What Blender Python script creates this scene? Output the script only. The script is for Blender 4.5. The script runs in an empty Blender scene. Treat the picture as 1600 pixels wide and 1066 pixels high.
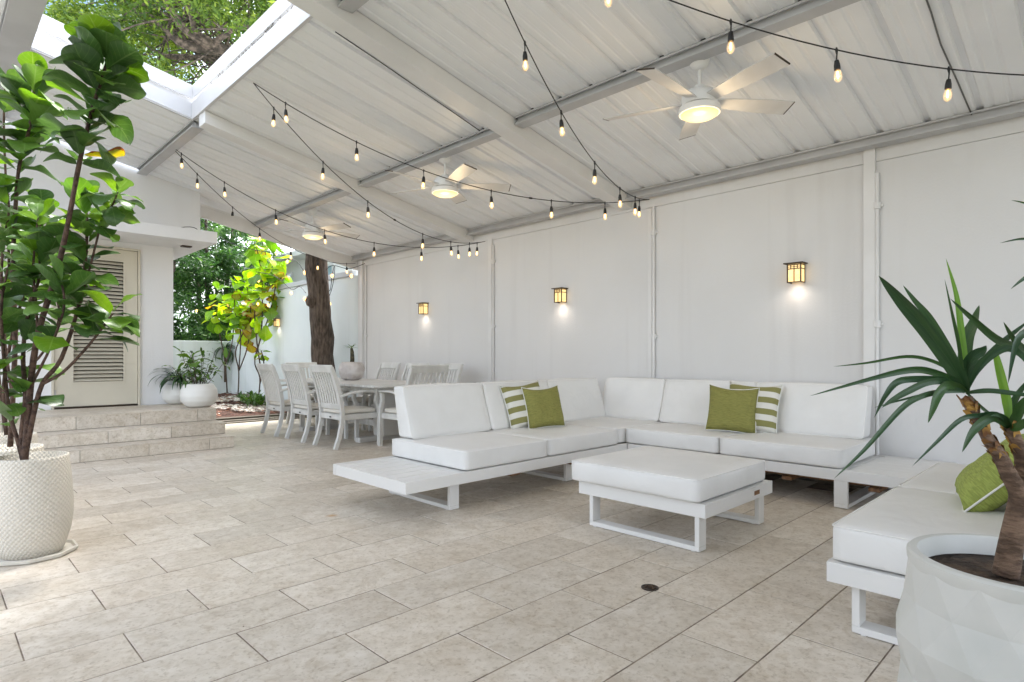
import bpy, bmesh, math, random
from mathutils import Vector, Matrix, noise
R = math.radians
random.seed(7)
sc = bpy.context.scene
C = sc.collection
# ------------------------------------------------------------------ camera, sky, sun, exposure
YAW = R(45.4)
EYE = 1.083
FW = Vector((math.cos(YAW), math.sin(YAW), 0)); RT = Vector((math.sin(YAW), -math.cos(YAW), 0))
cam = bpy.data.objects.new('camera', bpy.data.cameras.new('camera')); C.objects.link(cam)
cam.location = (0, 0, EYE); cam.rotation_euler = (R(90), 0, YAW - R(90))
cam.data.lens = 935 / 1600 * 36; cam.data.sensor_width = 36; cam.data.shift_y = 24 / 1600
cam.data.clip_start = 0.05; cam.data.clip_end = 600
sc.camera = cam
SUN_EL, SUN_AZ = R(62), R(25)         # direction the light comes from (angle in the XY plane)
w = bpy.data.worlds.new('World'); sc.world = w; w.use_nodes = True
nt = w.node_tree; bg = nt.nodes['Background']
sky = nt.nodes.new('ShaderNodeTexSky'); sky.sky_type = 'NISHITA'; sky.sun_disc = False
sky.sun_elevation = SUN_EL; sky.sun_rotation = R(90) - SUN_AZ
sky.air_density = 1.0; sky.dust_density = 3.0; sky.ozone_density = 1.0
hsv = nt.nodes.new('ShaderNodeHueSaturation'); hsv.inputs['Saturation'].default_value = 0.45
nt.links.new(sky.outputs[0], hsv.inputs['Color']); nt.links.new(hsv.outputs[0], bg.inputs[0])
bg.inputs[1].default_value = 0.15
sl = bpy.data.lights.new('sun', 'SUN'); sl.energy = 1.4; sl.angle = R(14); sl.color = (1, .98, .94)
sun = bpy.data.objects.new('sun', sl); C.objects.link(sun)
sd = Vector((math.cos(SUN_EL) * math.cos(SUN_AZ), math.cos(SUN_EL) * math.sin(SUN_AZ), math.sin(SUN_EL)))
sun.rotation_euler = sd.to_track_quat('Z', 'Y').to_euler(); sun.location = sd * 30
sc.view_settings.view_transform = 'Standard'; sc.view_settings.look = 'None'
sc.view_settings.gamma = 1; sc.view_settings.use_curve_mapping = False
sc.view_settings.exposure = 2.7
sc.render.engine = 'CYCLES'
sc.cycles.use_denoising = True; sc.cycles.max_bounces = 12; sc.cycles.diffuse_bounces = 8
sc.cycles.transparent_max_bounces = 12; sc.cycles.sample_clamp_indirect = 8

# ------------------------------------------------------------------ helpers
def at(px, py, d):
    """the point at depth d seen at photo pixel px, py"""
    return Vector((0, 0, EYE)) + FW * d + RT * (d * (px - 800) / 935) + Vector((0, 0, d * (557 - py) / 935))
def gr(px, py, z=0):
    return at(px, py, (EYE - z) * 935 / (py - 557))

class MB:
    def __init__(s): s.v = []; s.f = []; s.m = []; s.uv = None
    def add(s, vs, fs, mi=0):
        o = len(s.v); s.v += [tuple(p) for p in vs]; s.f += [[i + o for i in f] for f in fs]; s.m += [mi] * len(fs); return s
    def box(s, a, b, mi=0, M=None):
        x0, y0, z0 = a; x1, y1, z1 = b
        if x0 > x1: x0, x1 = x1, x0
        if y0 > y1: y0, y1 = y1, y0
        if z0 > z1: z0, z1 = z1, z0
        vs = [Vector(p) for p in [(x0,y0,z0),(x1,y0,z0),(x1,y1,z0),(x0,y1,z0),(x0,y0,z1),(x1,y0,z1),(x1,y1,z1),(x0,y1,z1)]]
        if M: vs = [M @ p for p in vs]
        return s.add(vs, [(0,3,2,1),(4,5,6,7),(0,1,5,4),(1,2,6,5),(2,3,7,6),(3,0,4,7)], mi)
    def prism(s, poly, y0, y1, axis='y', mi=0):
        """poly of (a, b) extruded along an axis: y -> (a, y, b); x -> (x, a, b); z -> (a, b, z)"""
        f = {'y': lambda a, b, t: (a, t, b), 'x': lambda a, b, t: (t, a, b), 'z': lambda a, b, t: (a, b, t)}[axis]
        n = len(poly); vs = [f(a, b, y0) for a, b in poly] + [f(a, b, y1) for a, b in poly]
        fs = [tuple(range(n)), tuple(range(2*n-1, n-1, -1))] + [(i, i+n, (i+1) % n + n, (i+1) % n) for i in range(n)]
        return s.add(vs, fs, mi)
    def tube(s, pts, rad, n=8, mi=0, caps=True):
        pts = [Vector(p) for p in pts]
        if not hasattr(rad, '__len__'): rad = [rad] * len(pts)
        vs = []; ref = Vector((0.31, 0.2, 0.93))
        prev = None
        for i, p in enumerate(pts):
            t = (pts[min(i+1, len(pts)-1)] - pts[max(i-1, 0)])
            if t.length < 1e-9: t = Vector((0,0,1))
            t.normalize()
            if prev is None:
                a = t.cross(ref)
                if a.length < .05: a = t.cross(Vector((1,0,0)))
            else:
                a = prev - t * prev.dot(t)
            a.normalize(); prev = a; b = t.cross(a)
            for k in range(n):
                an = 2*math.pi*k/n; vs.append(p + (a*math.cos(an) + b*math.sin(an)) * rad[i])
        fs = [(i*n+k, i*n+(k+1) % n, (i+1)*n+(k+1) % n, (i+1)*n+k) for i in range(len(pts)-1) for k in range(n)]
        if caps: fs += [tuple(range(n-1, -1, -1)), tuple(range((len(pts)-1)*n, len(pts)*n))]
        return s.add(vs, fs, mi)
    def lathe(s, prof, n=24, c=(0,0,0), mi=0, M=None):
        vs = []
        for r, z in prof:
            for k in range(n):
                a = 2*math.pi*k/n; p = Vector((r*math.cos(a), r*math.sin(a), z))
                if M: p = M @ p
                vs.append(p + Vector(c))
        fs = [(i*n+k, i*n+(k+1) % n, (i+1)*n+(k+1) % n, (i+1)*n+k) for i in range(len(prof)-1) for k in range(n)]
        if prof[0][0] > 1e-4: fs.append(tuple(range(n-1, -1, -1)))
        if prof[-1][0] > 1e-4: fs.append(tuple(range((len(prof)-1)*n, len(prof)*n)))
        return s.add(vs, fs, mi)
    def mesh(s, name, mats, smooth=False, bevel=0, segs=2, fix=True):
        me = bpy.data.meshes.new(name); me.from_pydata(s.v, [], s.f)
        for m in (mats if isinstance(mats, (list, tuple)) else [mats]): me.materials.append(m)
        me.polygons.foreach_set('material_index', s.m)
        if fix or bevel:
            bm = bmesh.new(); bm.from_mesh(me)
            if bevel:
                bmesh.ops.remove_doubles(bm, verts=bm.verts, dist=1e-5)
            if fix: bmesh.ops.recalc_face_normals(bm, faces=bm.faces)
            if bevel:
                es = [e for e in bm.edges if len(e.link_faces) == 2 and e.calc_face_angle(0) > .6]
                bmesh.ops.bevel(bm, geom=es, offset=bevel, segments=segs, affect='EDGES', profile=.6, clamp_overlap=True)
            bm.to_mesh(me); bm.free()
        if smooth:
            me.polygons.foreach_set('use_smooth', [True] * len(me.polygons))
            if smooth != 'all':
                bm = bmesh.new(); bm.from_mesh(me)
                for e in bm.edges:
                    if len(e.link_faces) == 2 and e.calc_face_angle(0) > R(38): e.smooth = False
                bm.to_mesh(me); bm.free()
        me.update(); return me
    def obj(s, name, mats, parent=None, **k):
        return link(name, s.mesh(name, mats, **k), parent)

def link(name, me, parent=None, M=None):
    o = bpy.data.objects.new(name, me); C.objects.link(o)
    if parent is not None:
        o.parent = parent
        if M is None: o.matrix_parent_inverse = parent_world(parent).inverted()
    if M is not None: o.matrix_basis = M
    return o
_W = {}
def parent_world(p):
    m = p.matrix_basis.copy()
    q = p
    while q.parent is not None:
        m = q.parent.matrix_basis @ q.matrix_parent_inverse @ m if False else (q.parent.matrix_basis @ q.matrix_parent_inverse) @ m
        q = q.parent
    return m
def tag(o, label, cat, group=None, kind=None):
    if label: o['label'] = label
    if cat: o['category'] = cat
    if group: o['group'] = group
    if kind: o['kind'] = kind
    return o
def thing(name, label, cat, loc=(0,0,0), rz=0, group=None):
    o = bpy.data.objects.new(name, None); C.objects.link(o); o.location = loc; o.rotation_euler = (0,0,rz)
    o.matrix_basis = Matrix.Translation(loc) @ Matrix.Rotation(rz, 4, 'Z')
    o.empty_display_size = .1
    return tag(o, label, cat, group)
def struct(o): o['kind'] = 'structure'; return o
def copy_tree(o, parent=None):
    c = o.copy(); C.objects.link(c); c.parent = parent
    for ch in list(o.children): copy_tree(ch, c)
    return c

def M(name, col, rough=.5, metal=0, col2=None, vs=4, bump=0, bs=80, rnd=0, emis=None, es=0, spec=.5, coord='Object', detail=4, trans=0, w1=.4, w2=.6, stretch=None, sub=0, bdist=.002):
    m = bpy.data.materials.new(name); m.use_nodes = True; n = m.node_tree; N = n.nodes; L = n.links; b = N['Principled BSDF']
    b.inputs['Roughness'].default_value = rough; b.inputs['Metallic'].default_value = metal
    b.inputs['Specular IOR Level'].default_value = spec
    c4 = lambda c: (c[0], c[1], c[2], 1)
    b.inputs['Base Color'].default_value = c4(col)
    tc = N.new('ShaderNodeTexCoord'); src = tc.outputs[coord] if coord != 'World' else None
    if coord == 'World':
        g = N.new('ShaderNodeNewGeometry'); src = g.outputs['Position']
    if stretch:
        mp = N.new('ShaderNodeMapping'); mp.inputs['Scale'].default_value = stretch; L.new(src, mp.inputs[0]); src = mp.outputs[0]
    out = None
    if col2:
        tx = N.new('ShaderNodeTexNoise'); tx.inputs['Scale'].default_value = vs; tx.inputs['Detail'].default_value = detail
        L.new(src, tx.inputs['Vector'])
        rp = N.new('ShaderNodeValToRGB'); rp.color_ramp.elements[0].position = w1; rp.color_ramp.elements[1].position = w2
        rp.color_ramp.elements[0].color = c4(col); rp.color_ramp.elements[1].color = c4(col2)
        L.new(tx.outputs[0], rp.inputs[0]); out = rp.outputs[0]
    if rnd:
        oi = N.new('ShaderNodeObjectInfo'); mr = N.new('ShaderNodeMapRange'); mr.inputs[3].default_value = 1 - rnd; mr.inputs[4].default_value = 1 + rnd
        L.new(oi.outputs['Random'], mr.inputs[0]); h = N.new('ShaderNodeHueSaturation'); L.new(mr.outputs[0], h.inputs['Value'])
        if out: L.new(out, h.inputs['Color'])
        else: h.inputs['Color'].default_value = c4(col)
        out = h.outputs[0]
    if out: L.new(out, b.inputs['Base Color'])
    if bump:
        t2 = N.new('ShaderNodeTexNoise'); t2.inputs['Scale'].default_value = bs; t2.inputs['Detail'].default_value = 5; L.new(src, t2.inputs['Vector'])
        bp = N.new('ShaderNodeBump'); bp.inputs['Strength'].default_value = bump; bp.inputs['Distance'].default_value = bdist
        L.new(t2.outputs[0], bp.inputs['Height']); L.new(bp.outputs[0], b.inputs['Normal'])
    if emis: b.inputs['Emission Color'].default_value = c4(emis); b.inputs['Emission Strength'].default_value = es
    if trans: b.inputs['Transmission Weight'].default_value = trans
    return m

def smooth_path_(p): return [Vector(q) for q in p]
def rcushion(hx, hy, hz, r=.03, puff=.012, n=10, wr=.004, seed=0, top=1):
    """rounded cushion mesh data centred on the origin with slightly swollen faces"""
    b = MB(); idx = {}; q = lambda v: tuple(round(c, 5) for c in v)
    def par(i, h):
        t = i / n * 2 - 1
        return math.copysign(abs(t) ** .6, t)
    H = (hx, hy, hz); inner = [max(h - r, .001) for h in H]
    def P(u):
        p = [u[i] * H[i] for i in range(3)]
        c = [max(-inner[i], min(inner[i], p[i])) for i in range(3)]
        d = Vector([p[i] - c[i] for i in range(3)])
        if d.length > 1e-7: d = d.normalized() * r
        v = Vector(c) + d
        for i in range(3):
            o = [u[k] for k in range(3) if k != i]
            if abs(abs(u[i]) - 1) < 1e-6:
                s = puff * (1 - o[0]**2) * (1 - o[1]**2)
                nn = noise.noise(Vector((v.x*7 + seed*3.1, v.y*7, v.z*9))) + .5 * noise.noise(Vector((v.x*19, v.y*17 + seed, v.z*15)))
                s += wr * nn * (1 - o[0]**8) * (1 - o[1]**8)
                v[i] += math.copysign(1, u[i]) * s
        return v
    vs = []; fs = []
    def vid(u):
        k = q(u)
        if k not in idx: idx[k] = len(vs); vs.append(P(u))
        return idx[k]
    for ax in range(3):
        for sg in (-1, 1):
            for i in range(n):
                for j in range(n):
                    def U(a, c):
                        u = [0, 0, 0]; u[ax] = sg; o = [k for k in range(3) if k != ax]; u[o[0]] = par(a, 0); u[o[1]] = par(c, 0); return u
                    f = [vid(U(i, j)), vid(U(i+1, j)), vid(U(i+1, j+1)), vid(U(i, j+1))]
                    fs.append(f if (sg > 0) ^ (ax == 1) else f[::-1])
    return b.add(vs, fs)

def rect_tube(b, h, rad, z, skew=None, n=6, cr=.03):
    """piping ring round a rectangle (hx, hy) at height z with rounded corners"""
    hx, hy = h; pts = []
    for cx, cy, a0 in ((hx-cr, hy-cr, 0), (-hx+cr, hy-cr, 90), (-hx+cr, -hy+cr, 180), (hx-cr, -hy+cr, 270)):
        for k in range(4):
            a = R(a0 + 30*k); pts.append((cx + cr*math.cos(a), cy + cr*math.sin(a), z))
    pts.append(pts[0]); b.tube(pts, rad, n)

# ------------------------------------------------------------------ materials
def stucco(name, c1, c2, stain):
    m = M(name, c1, .85, col2=c2, vs=.9, bump=.35, bs=55, coord='World', w1=.35, w2=.7, bdist=.004)
    n = m.node_tree; N = n.nodes; L = n.links; b = N['Principled BSDF']
    src = b.inputs['Base Color'].links[0].from_socket
    g = N.new('ShaderNodeNewGeometry'); mp = N.new('ShaderNodeMapping'); mp.inputs['Scale'].default_value = (2.6, 2.6, .16)
    L.new(g.outputs['Position'], mp.inputs[0]); t = N.new('ShaderNodeTexNoise'); t.inputs['Scale'].default_value = 2.2; t.inputs['Detail'].default_value = 7
    L.new(mp.outputs[0], t.inputs['Vector']); rp = N.new('ShaderNodeValToRGB'); rp.color_ramp.elements[0].position = .56; rp.color_ramp.elements[1].position = .82
    rp.color_ramp.elements[0].color = (0,0,0,1); rp.color_ramp.elements[1].color = (.32,.32,.32,1)
    L.new(t.outputs[0], rp.inputs[0]); mx = N.new('ShaderNodeMix'); mx.data_type = 'RGBA'
    L.new(rp.outputs[0], mx.inputs[0]); L.new(src, mx.inputs[6]); mx.inputs[7].default_value = (*stain, 1); L.new(mx.outputs[2], b.inputs['Base Color'])
    return m
m_wall = stucco('white_stucco', (.66,.655,.65), (.70,.695,.69), (.52,.50,.49))
m_house = stucco('house_stucco', (.72,.72,.73), (.76,.76,.76), (.6,.58,.56))
m_gwall = stucco('garden_wall_paint', (.66,.72,.73), (.72,.77,.78), (.40,.45,.42))
m_roof = M('roof_sheet_paint', (.75,.762,.78), .4, col2=(.79,.80,.815), vs=1.6, bump=.12, bs=14, coord='World')
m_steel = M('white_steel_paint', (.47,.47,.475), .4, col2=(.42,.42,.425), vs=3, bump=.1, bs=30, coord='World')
m_beam = M('white_beam_paint', (.72,.715,.71), .45, col2=(.67,.665,.66), vs=2, bump=.08, bs=25, coord='World')
m_fascia = M('fascia_paint', (.58,.58,.59), .4, col2=(.54,.54,.55), vs=2, coord='World')
m_dark = M('rib_gap_shade', (.05,.05,.05), .9)
m_frame = M('furniture_powder_coat', (.74,.735,.72), .38, bump=.06, bs=200)
m_vinyl = M('white_vinyl_fabric', (.76,.755,.74), .5, bump=.15, bs=420, col2=(.72,.715,.70), vs=3, bdist=.001)
def creases(m, sc_=7, st=.45, dist=.012):
    N = m.node_tree.nodes; L = m.node_tree.links; b = N['Principled BSDF']; old = b.inputs['Normal'].links[0].from_socket
    g = N.new('ShaderNodeNewGeometry'); t = N.new('ShaderNodeTexNoise'); t.inputs['Scale'].default_value = sc_; t.inputs['Detail'].default_value = 3; t.inputs['Distortion'].default_value = 1.6; L.new(g.outputs['Position'], t.inputs['Vector'])
    rp = N.new('ShaderNodeValToRGB'); rp.color_ramp.elements[0].position = .42; rp.color_ramp.elements[1].position = .62; L.new(t.outputs[0], rp.inputs[0])
    bp = N.new('ShaderNodeBump'); bp.inputs['Strength'].default_value = st; bp.inputs['Distance'].default_value = dist; L.new(rp.outputs[0], bp.inputs['Height']); L.new(old, bp.inputs['Normal']); L.new(bp.outputs[0], b.inputs['Normal'])
creases(m_vinyl, 6, .13, .01)
m_pipe = M('vinyl_piping', (.82,.81,.79), .5)
m_green = M('green_cushion_fabric', (.26,.25,.065), .85, col2=(.20,.195,.048), vs=26, stretch=(1,1,9), bump=.4, bs=160, bdist=.001)
m_lime = M('lime_fabric', (.33,.39,.09), .85, col2=(.24,.29,.06), vs=24, stretch=(1,1,9), bump=.4, bs=160, bdist=.001)
creases(m_green, 14, .5, .01); creases(m_lime, 14, .5, .01)
m_white_fab = M('white_fabric', (.76,.76,.72), .85, bump=.3, bs=200, bdist=.001)
m_teak = M('painted_teak', (.66,.66,.64), .55, col2=(.58,.575,.55), vs=6, stretch=(1,1,.2), bump=.12, bs=60)
m_seatpad = M('seat_pad_fabric', (.66,.63,.57), .85, bump=.2, bs=300, bdist=.001)
m_tabletop = M('table_paint', (.66,.655,.64), .5, col2=(.55,.54,.52), vs=5, stretch=(.3,5,1), bump=.15, bs=40)
m_brown = M('brown_timber', (.25,.13,.06), .75, col2=(.14,.07,.035), vs=6, stretch=(1,8,8), bump=.3, bs=60)
m_sleeper = M('weathered_timber', (.16,.14,.11), .9, col2=(.08,.07,.055), vs=5, stretch=(.4,6,6), bump=.5, bs=50)
m_black = M('black_rubber', (.012,.012,.013), .55)
m_bronze = M('dark_bronze', (.05,.035,.025), .45, metal=.6)
m_grout = M('grout', (.27,.22,.165), .95, col2=(.13,.10,.078), vs=9, coord='World', bump=.4, bs=120)
m_cream = M('cream_door_paint', (.60,.56,.46), .45, col2=(.56,.52,.43), vs=2)
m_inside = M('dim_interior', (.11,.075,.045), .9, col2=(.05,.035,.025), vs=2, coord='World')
m_soil = M('potting_soil', (.045,.028,.018), .95, col2=(.10,.065,.04), vs=28, bump=1, bs=60, bdist=.02)
m_mulch = M('bark_mulch', (.11,.045,.03), .95, col2=(.05,.025,.018), vs=30, coord='World', bump=1, bs=50, bdist=.03)
m_pebble = M('white_pebble', (.62,.6,.56), .7, col2=(.4,.34,.29), vs=14, coord='World', detail=2)
m_ground = M('bare_ground', (.16,.14,.10), .95, col2=(.09,.10,.05), vs=.7, coord='World')
m_bark = M('tree_bark', (.15,.115,.09), .95, col2=(.04,.03,.024), vs=26, stretch=(1,1,.22), bump=1, bs=34, coord='World', bdist=.06, w1=.35, w2=.7)
m_limb = M('branch_bark', (.17,.13,.10), .95, col2=(.05,.04,.03), vs=12, bump=1, bs=25, coord='World', bdist=.03)
m_stem = M('fig_stem', (.11,.065,.045), .9, col2=(.05,.028,.02), vs=40, bump=1, bs=90, coord='World', bdist=.01)
m_gstem = M('slim_stem', (.09,.06,.045), .9, col2=(.05,.035,.025), vs=30, coord='World')
m_glass = M('window_glass', (.25,.35,.42), .08, metal=0, spec=.8)
m_tower = M('tower_concrete', (.5,.52,.54), .8)
m_fan = M('fan_white', (.78,.78,.77), .35)
m_fanblade = M('fan_blade', (.66,.655,.65), .4, col2=(.58,.57,.56), vs=3)
m_bowl = M('fan_light_glass', (.34,.28,.2), .3, emis=(1,.66,.28), es=.17)
m_amber = M('amber_glass', (.5,.34,.14), .3, emis=(1,.66,.27), es=.2, col2=(.6,.45,.22), vs=30)
m_fil = M('lit_filament', (1,.8,.5), .4, emis=(1,.50,.13), es=1.7)
m_dimfil = M('lit_fairy_bulb', (1,.6,.2), .4, emis=(1,.45,.12), es=.9)
for mm in (m_fil, m_dimfil, m_amber): mm.cycles.emission_sampling = 'NONE'
def glass_shell():
    m = bpy.data.materials.new('bulb_glass'); m.use_nodes = True; N = m.node_tree.nodes; L = m.node_tree.links; N.remove(N['Principled BSDF'])
    t = N.new('ShaderNodeBsdfTransparent'); t.inputs[0].default_value = (.98,.96,.9,1); g = N.new('ShaderNodeBsdfGlossy'); g.inputs['Roughness'].default_value = .08
    e = N.new('ShaderNodeEmission'); e.inputs[0].default_value = (1,.6,.25,1); e.inputs[1].default_value = .06
    lw = N.new('ShaderNodeLayerWeight'); lw.inputs[0].default_value = .35
    mx = N.new('ShaderNodeMixShader'); ad = N.new('ShaderNodeAddShader'); L.new(lw.outputs['Facing'], mx.inputs[0]); L.new(t.outputs[0], mx.inputs[1]); L.new(g.outputs[0], mx.inputs[2])
    L.new(mx.outputs[0], ad.inputs[0]); L.new(e.outputs[0], ad.inputs[1]); L.new(ad.outputs[0], N['Material Output'].inputs[0]); m.cycles.emission_sampling = 'NONE'
    return m
m_bulb = glass_shell()

def tile_mat():
    m = bpy.data.materials.new('stone_tile'); m.use_nodes = True; n = m.node_tree; N = n.nodes; L = n.links; b = N['Principled BSDF']
    g = N.new('ShaderNodeNewGeometry'); oi = N.new('ShaderNodeObjectInfo')
    cx = N.new('ShaderNodeCombineXYZ'); ml = N.new('ShaderNodeMath'); ml.operation = 'MULTIPLY'; ml.inputs[1].default_value = 37.; L.new(oi.outputs['Random'], ml.inputs[0]); L.new(ml.outputs[0], cx.inputs[2])
    va = N.new('ShaderNodeVectorMath'); L.new(g.outputs['Position'], va.inputs[0]); L.new(cx.outputs[0], va.inputs[1])
    def nz(s, d, dis=0):
        t = N.new('ShaderNodeTexNoise'); t.inputs['Scale'].default_value = s; t.inputs['Detail'].default_value = d; t.inputs['Roughness'].default_value = .65; t.inputs['Distortion'].default_value = dis
        L.new(va.outputs[0], t.inputs['Vector']); return t.outputs[0]
    def ramp(f, *st):
        r = N.new('ShaderNodeValToRGB'); L.new(f, r.inputs[0]); e = r.color_ramp.elements
        while len(e) < len(st): e.new(.5)
        for k, (p, c) in enumerate(st): e[k].position = p; e[k].color = (*c, 1)
        return r.outputs[0]
    base = ramp(nz(13, 8, .25), (.34, (.56,.505,.43)), (.5, (.64,.585,.51)), (.66, (.70,.65,.58)))
    speck = ramp(nz(55, 4), (.33, (.66,.62,.56)), (.47, (1,1,1)))
    vein = ramp(nz(9, 9, 2.2), (.33, (.80,.75,.68)), (.50, (1,1,1)))
    big = ramp(nz(1.1, 3), (.35, (.90,.87,.83)), (.65, (1.04,1.04,1.04)))
    def mul(a, c, f=1):
        x = N.new('ShaderNodeMix'); x.data_type = 'RGBA'; x.blend_type = 'MULTIPLY'; x.inputs[0].default_value = f; L.new(a, x.inputs[6]); L.new(c, x.inputs[7]); return x.outputs[2]
    o = mul(mul(mul(base, speck, .7), vein, .75), big)
    sx, sy = gr(518, 806).xy; vd = N.new('ShaderNodeVectorMath'); vd.operation = 'DISTANCE'; L.new(g.outputs['Position'], vd.inputs[0]); vd.inputs[1].default_value = (sx, sy, 0)
    ad = N.new('ShaderNodeMath'); ad.operation = 'MULTIPLY_ADD'; L.new(nz(22, 4), ad.inputs[0]); ad.inputs[1].default_value = .05; L.new(vd.outputs['Value'], ad.inputs[2])
    o = mul(o, ramp(ad.outputs[0], (.03, (.85,.55,.25)), (.075, (1,1,1))))
    hs = N.new('ShaderNodeHueSaturation'); mr = N.new('ShaderNodeMapRange'); mr.inputs[3].default_value = .90; mr.inputs[4].default_value = 1.06
    L.new(oi.outputs['Random'], mr.inputs[0]); L.new(mr.outputs[0], hs.inputs['Value']); L.new(o, hs.inputs['Color']); L.new(hs.outputs[0], b.inputs['Base Color'])
    b.inputs['Roughness'].default_value = .5; b.inputs['Specular IOR Level'].default_value = .4
    rr = N.new('ShaderNodeMapRange'); L.new(nz(7, 5), rr.inputs[0]); rr.inputs[3].default_value = .34; rr.inputs[4].default_value = .62; L.new(rr.outputs[0], b.inputs['Roughness'])
    bp = N.new('ShaderNodeBump'); bp.inputs['Strength'].default_value = .35; bp.inputs['Distance'].default_value = .003; L.new(nz(30, 8, .5), bp.inputs['Height']); L.new(bp.outputs[0], b.inputs['Normal'])
    return m
m_tile = tile_mat()

def leaf_mat(name, c1, c2, vein, back=None, rnd=.25, trans=.24, edge=None):
    """leaf with a pale midrib and side veins from its UV map, light passing through"""
    m = bpy.data.materials.new(name); m.use_nodes = True; n = m.node_tree; N = n.nodes; L = n.links; b = N['Principled BSDF']
    uv = N.new('ShaderNodeUVMap'); sp = N.new('ShaderNodeSeparateXYZ'); L.new(uv.outputs[0], sp.inputs[0])
    def mth(op, a, c=None, v=None):
        q = N.new('ShaderNodeMath'); q.operation = op
        if hasattr(a, 'is_output'): L.new(a, q.inputs[0])
        else: q.inputs[0].default_value = a
        if c is not None: L.new(c, q.inputs[1])
        if v is not None: q.inputs[1].default_value = v
        return q.outputs[0]
    au = mth('ABSOLUTE', mth('SUBTRACT', sp.outputs[0], v=.5))
    mid = mth('LESS_THAN', au, v=.022)
    sv = mth('FRACT', mth('MULTIPLY', mth('SUBTRACT', sp.outputs[1], mth('MULTIPLY', au, v=.55)), v=7.))
    side = mth('LESS_THAN', mth('ABSOLUTE', mth('SUBTRACT', sv, v=.5)), v=.05)
    vm = mth('MULTIPLY', mth('MAXIMUM', mid, mth('MULTIPLY', side, v=.6)), v=.5)
    tx = N.new('ShaderNodeTexNoise'); tx.inputs['Scale'].default_value = 3.; tx.inputs['Detail'].default_value = 3; L.new(uv.outputs[0], tx.inputs['Vector'])
    oi = N.new('ShaderNodeObjectInfo'); ad = mth('ADD', tx.outputs[0], oi.outputs['Random']); ad = mth('SUBTRACT', ad, v=.5)
    rp = N.new('ShaderNodeValToRGB'); rp.color_ramp.elements[0].position = .25; rp.color_ramp.elements[1].position = .8
    rp.color_ramp.elements[0].color = (*c1, 1); rp.color_ramp.elements[1].color = (*c2, 1); L.new(ad, rp.inputs[0])
    mx = N.new('ShaderNodeMix'); mx.data_type = 'RGBA'; L.new(vm, mx.inputs[0]); L.new(rp.outputs[0], mx.inputs[6]); mx.inputs[7].default_value = (*vein, 1)
    col = mx.outputs[2]
    if edge:
        t3 = N.new('ShaderNodeTexNoise'); t3.inputs['Scale'].default_value = 5; L.new(uv.outputs[0], t3.inputs['Vector'])
        e = mth('GREATER_THAN', mth('ADD', mth('MULTIPLY', au, v=1.6), t3.outputs[0]), v=1.08)
        m3 = N.new('ShaderNodeMix'); m3.data_type = 'RGBA'; L.new(e, m3.inputs[0]); L.new(col, m3.inputs[6]); m3.inputs[7].default_value = (*edge, 1); col = m3.outputs[2]
    L.new(col, b.inputs['Base Color']); b.inputs['Roughness'].default_value = .38; b.inputs['Specular IOR Level'].default_value = .45
    bp = N.new('ShaderNodeBump'); bp.inputs['Strength'].default_value = .3; bp.inputs['Distance'].default_value = .004; bp.invert = True
    L.new(vm, bp.inputs['Height']); L.new(bp.outputs[0], b.inputs['Normal'])
    tr = N.new('ShaderNodeBsdfTranslucent'); h = N.new('ShaderNodeHueSaturation'); h.inputs['Value'].default_value = 1.9; h.inputs['Hue'].default_value = .485; h.inputs['Saturation'].default_value = 1.1
    L.new(col, h.inputs['Color']); L.new(h.outputs[0], tr.inputs[0]); ms = N.new('ShaderNodeMixShader'); ms.inputs[0].default_value = trans
    L.new(b.outputs[0], ms.inputs[1]); L.new(tr.outputs[0], ms.inputs[2]); L.new(ms.outputs[0], N['Material Output'].inputs[0])
    return m
ml_dark = leaf_mat('fig_leaf_dark', (.032,.075,.020), (.06,.13,.03), (.11,.19,.06))
ml_mid = leaf_mat('fig_leaf_green', (.05,.12,.025), (.10,.20,.035), (.17,.27,.09))
ml_bright = leaf_mat('fig_leaf_bright', (.08,.20,.018), (.12,.24,.025), (.22,.34,.08), trans=.3)
ml_yel = leaf_mat('fig_leaf_yellow', (.42,.33,.03), (.22,.26,.03), (.5,.42,.12), edge=(.22,.08,.02), trans=.4)
ml_lime = leaf_mat('fig_leaf_lime', (.22,.42,.03), (.36,.50,.04), (.45,.55,.14), trans=.5)
ml_strap = leaf_mat('strap_leaf', (.018,.055,.02), (.035,.09,.022), (.04,.10,.03), trans=.15)
ml_strapb = leaf_mat('strap_leaf_young', (.10,.24,.03), (.16,.30,.04), (.15,.28,.06), trans=.35)
ml_small = leaf_mat('garden_leaf', (.03,.075,.015), (.075,.17,.025), (.10,.2,.05), trans=.35)
def crown_mat(name, a, b_, c, trans=.4, scale=.8):
    m = bpy.data.materials.new(name); m.use_nodes = True; n = m.node_tree; N = n.nodes; L = n.links; b = N['Principled BSDF']
    at_ = N.new('ShaderNodeAttribute'); at_.attribute_name = 'tone'
    rp = N.new('ShaderNodeValToRGB'); e = rp.color_ramp.elements; e.new(.5)
    for k, (p, cc) in enumerate(((0., a), (.55, b_), (1., c))): e[k].position = p; e[k].color = (*cc, 1)
    L.new(at_.outputs['Fac'], rp.inputs[0]); L.new(rp.outputs[0], b.inputs['Base Color']); b.inputs['Roughness'].default_value = .5
    tr = N.new('ShaderNodeBsdfTranslucent'); h = N.new('ShaderNodeHueSaturation'); h.inputs['Value'].default_value = 1.8; L.new(rp.outputs[0], h.inputs['Color']); L.new(h.outputs[0], tr.inputs[0])
    ms = N.new('ShaderNodeMixShader'); ms.inputs[0].default_value = trans; L.new(b.outputs[0], ms.inputs[1]); L.new(tr.outputs[0], ms.inputs[2]); L.new(ms.outputs[0], N['Material Output'].inputs[0])
    return m
mc_oak = crown_mat('oak_foliage', (.03,.07,.008), (.10,.17,.014), (.22,.28,.03), .45)
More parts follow.
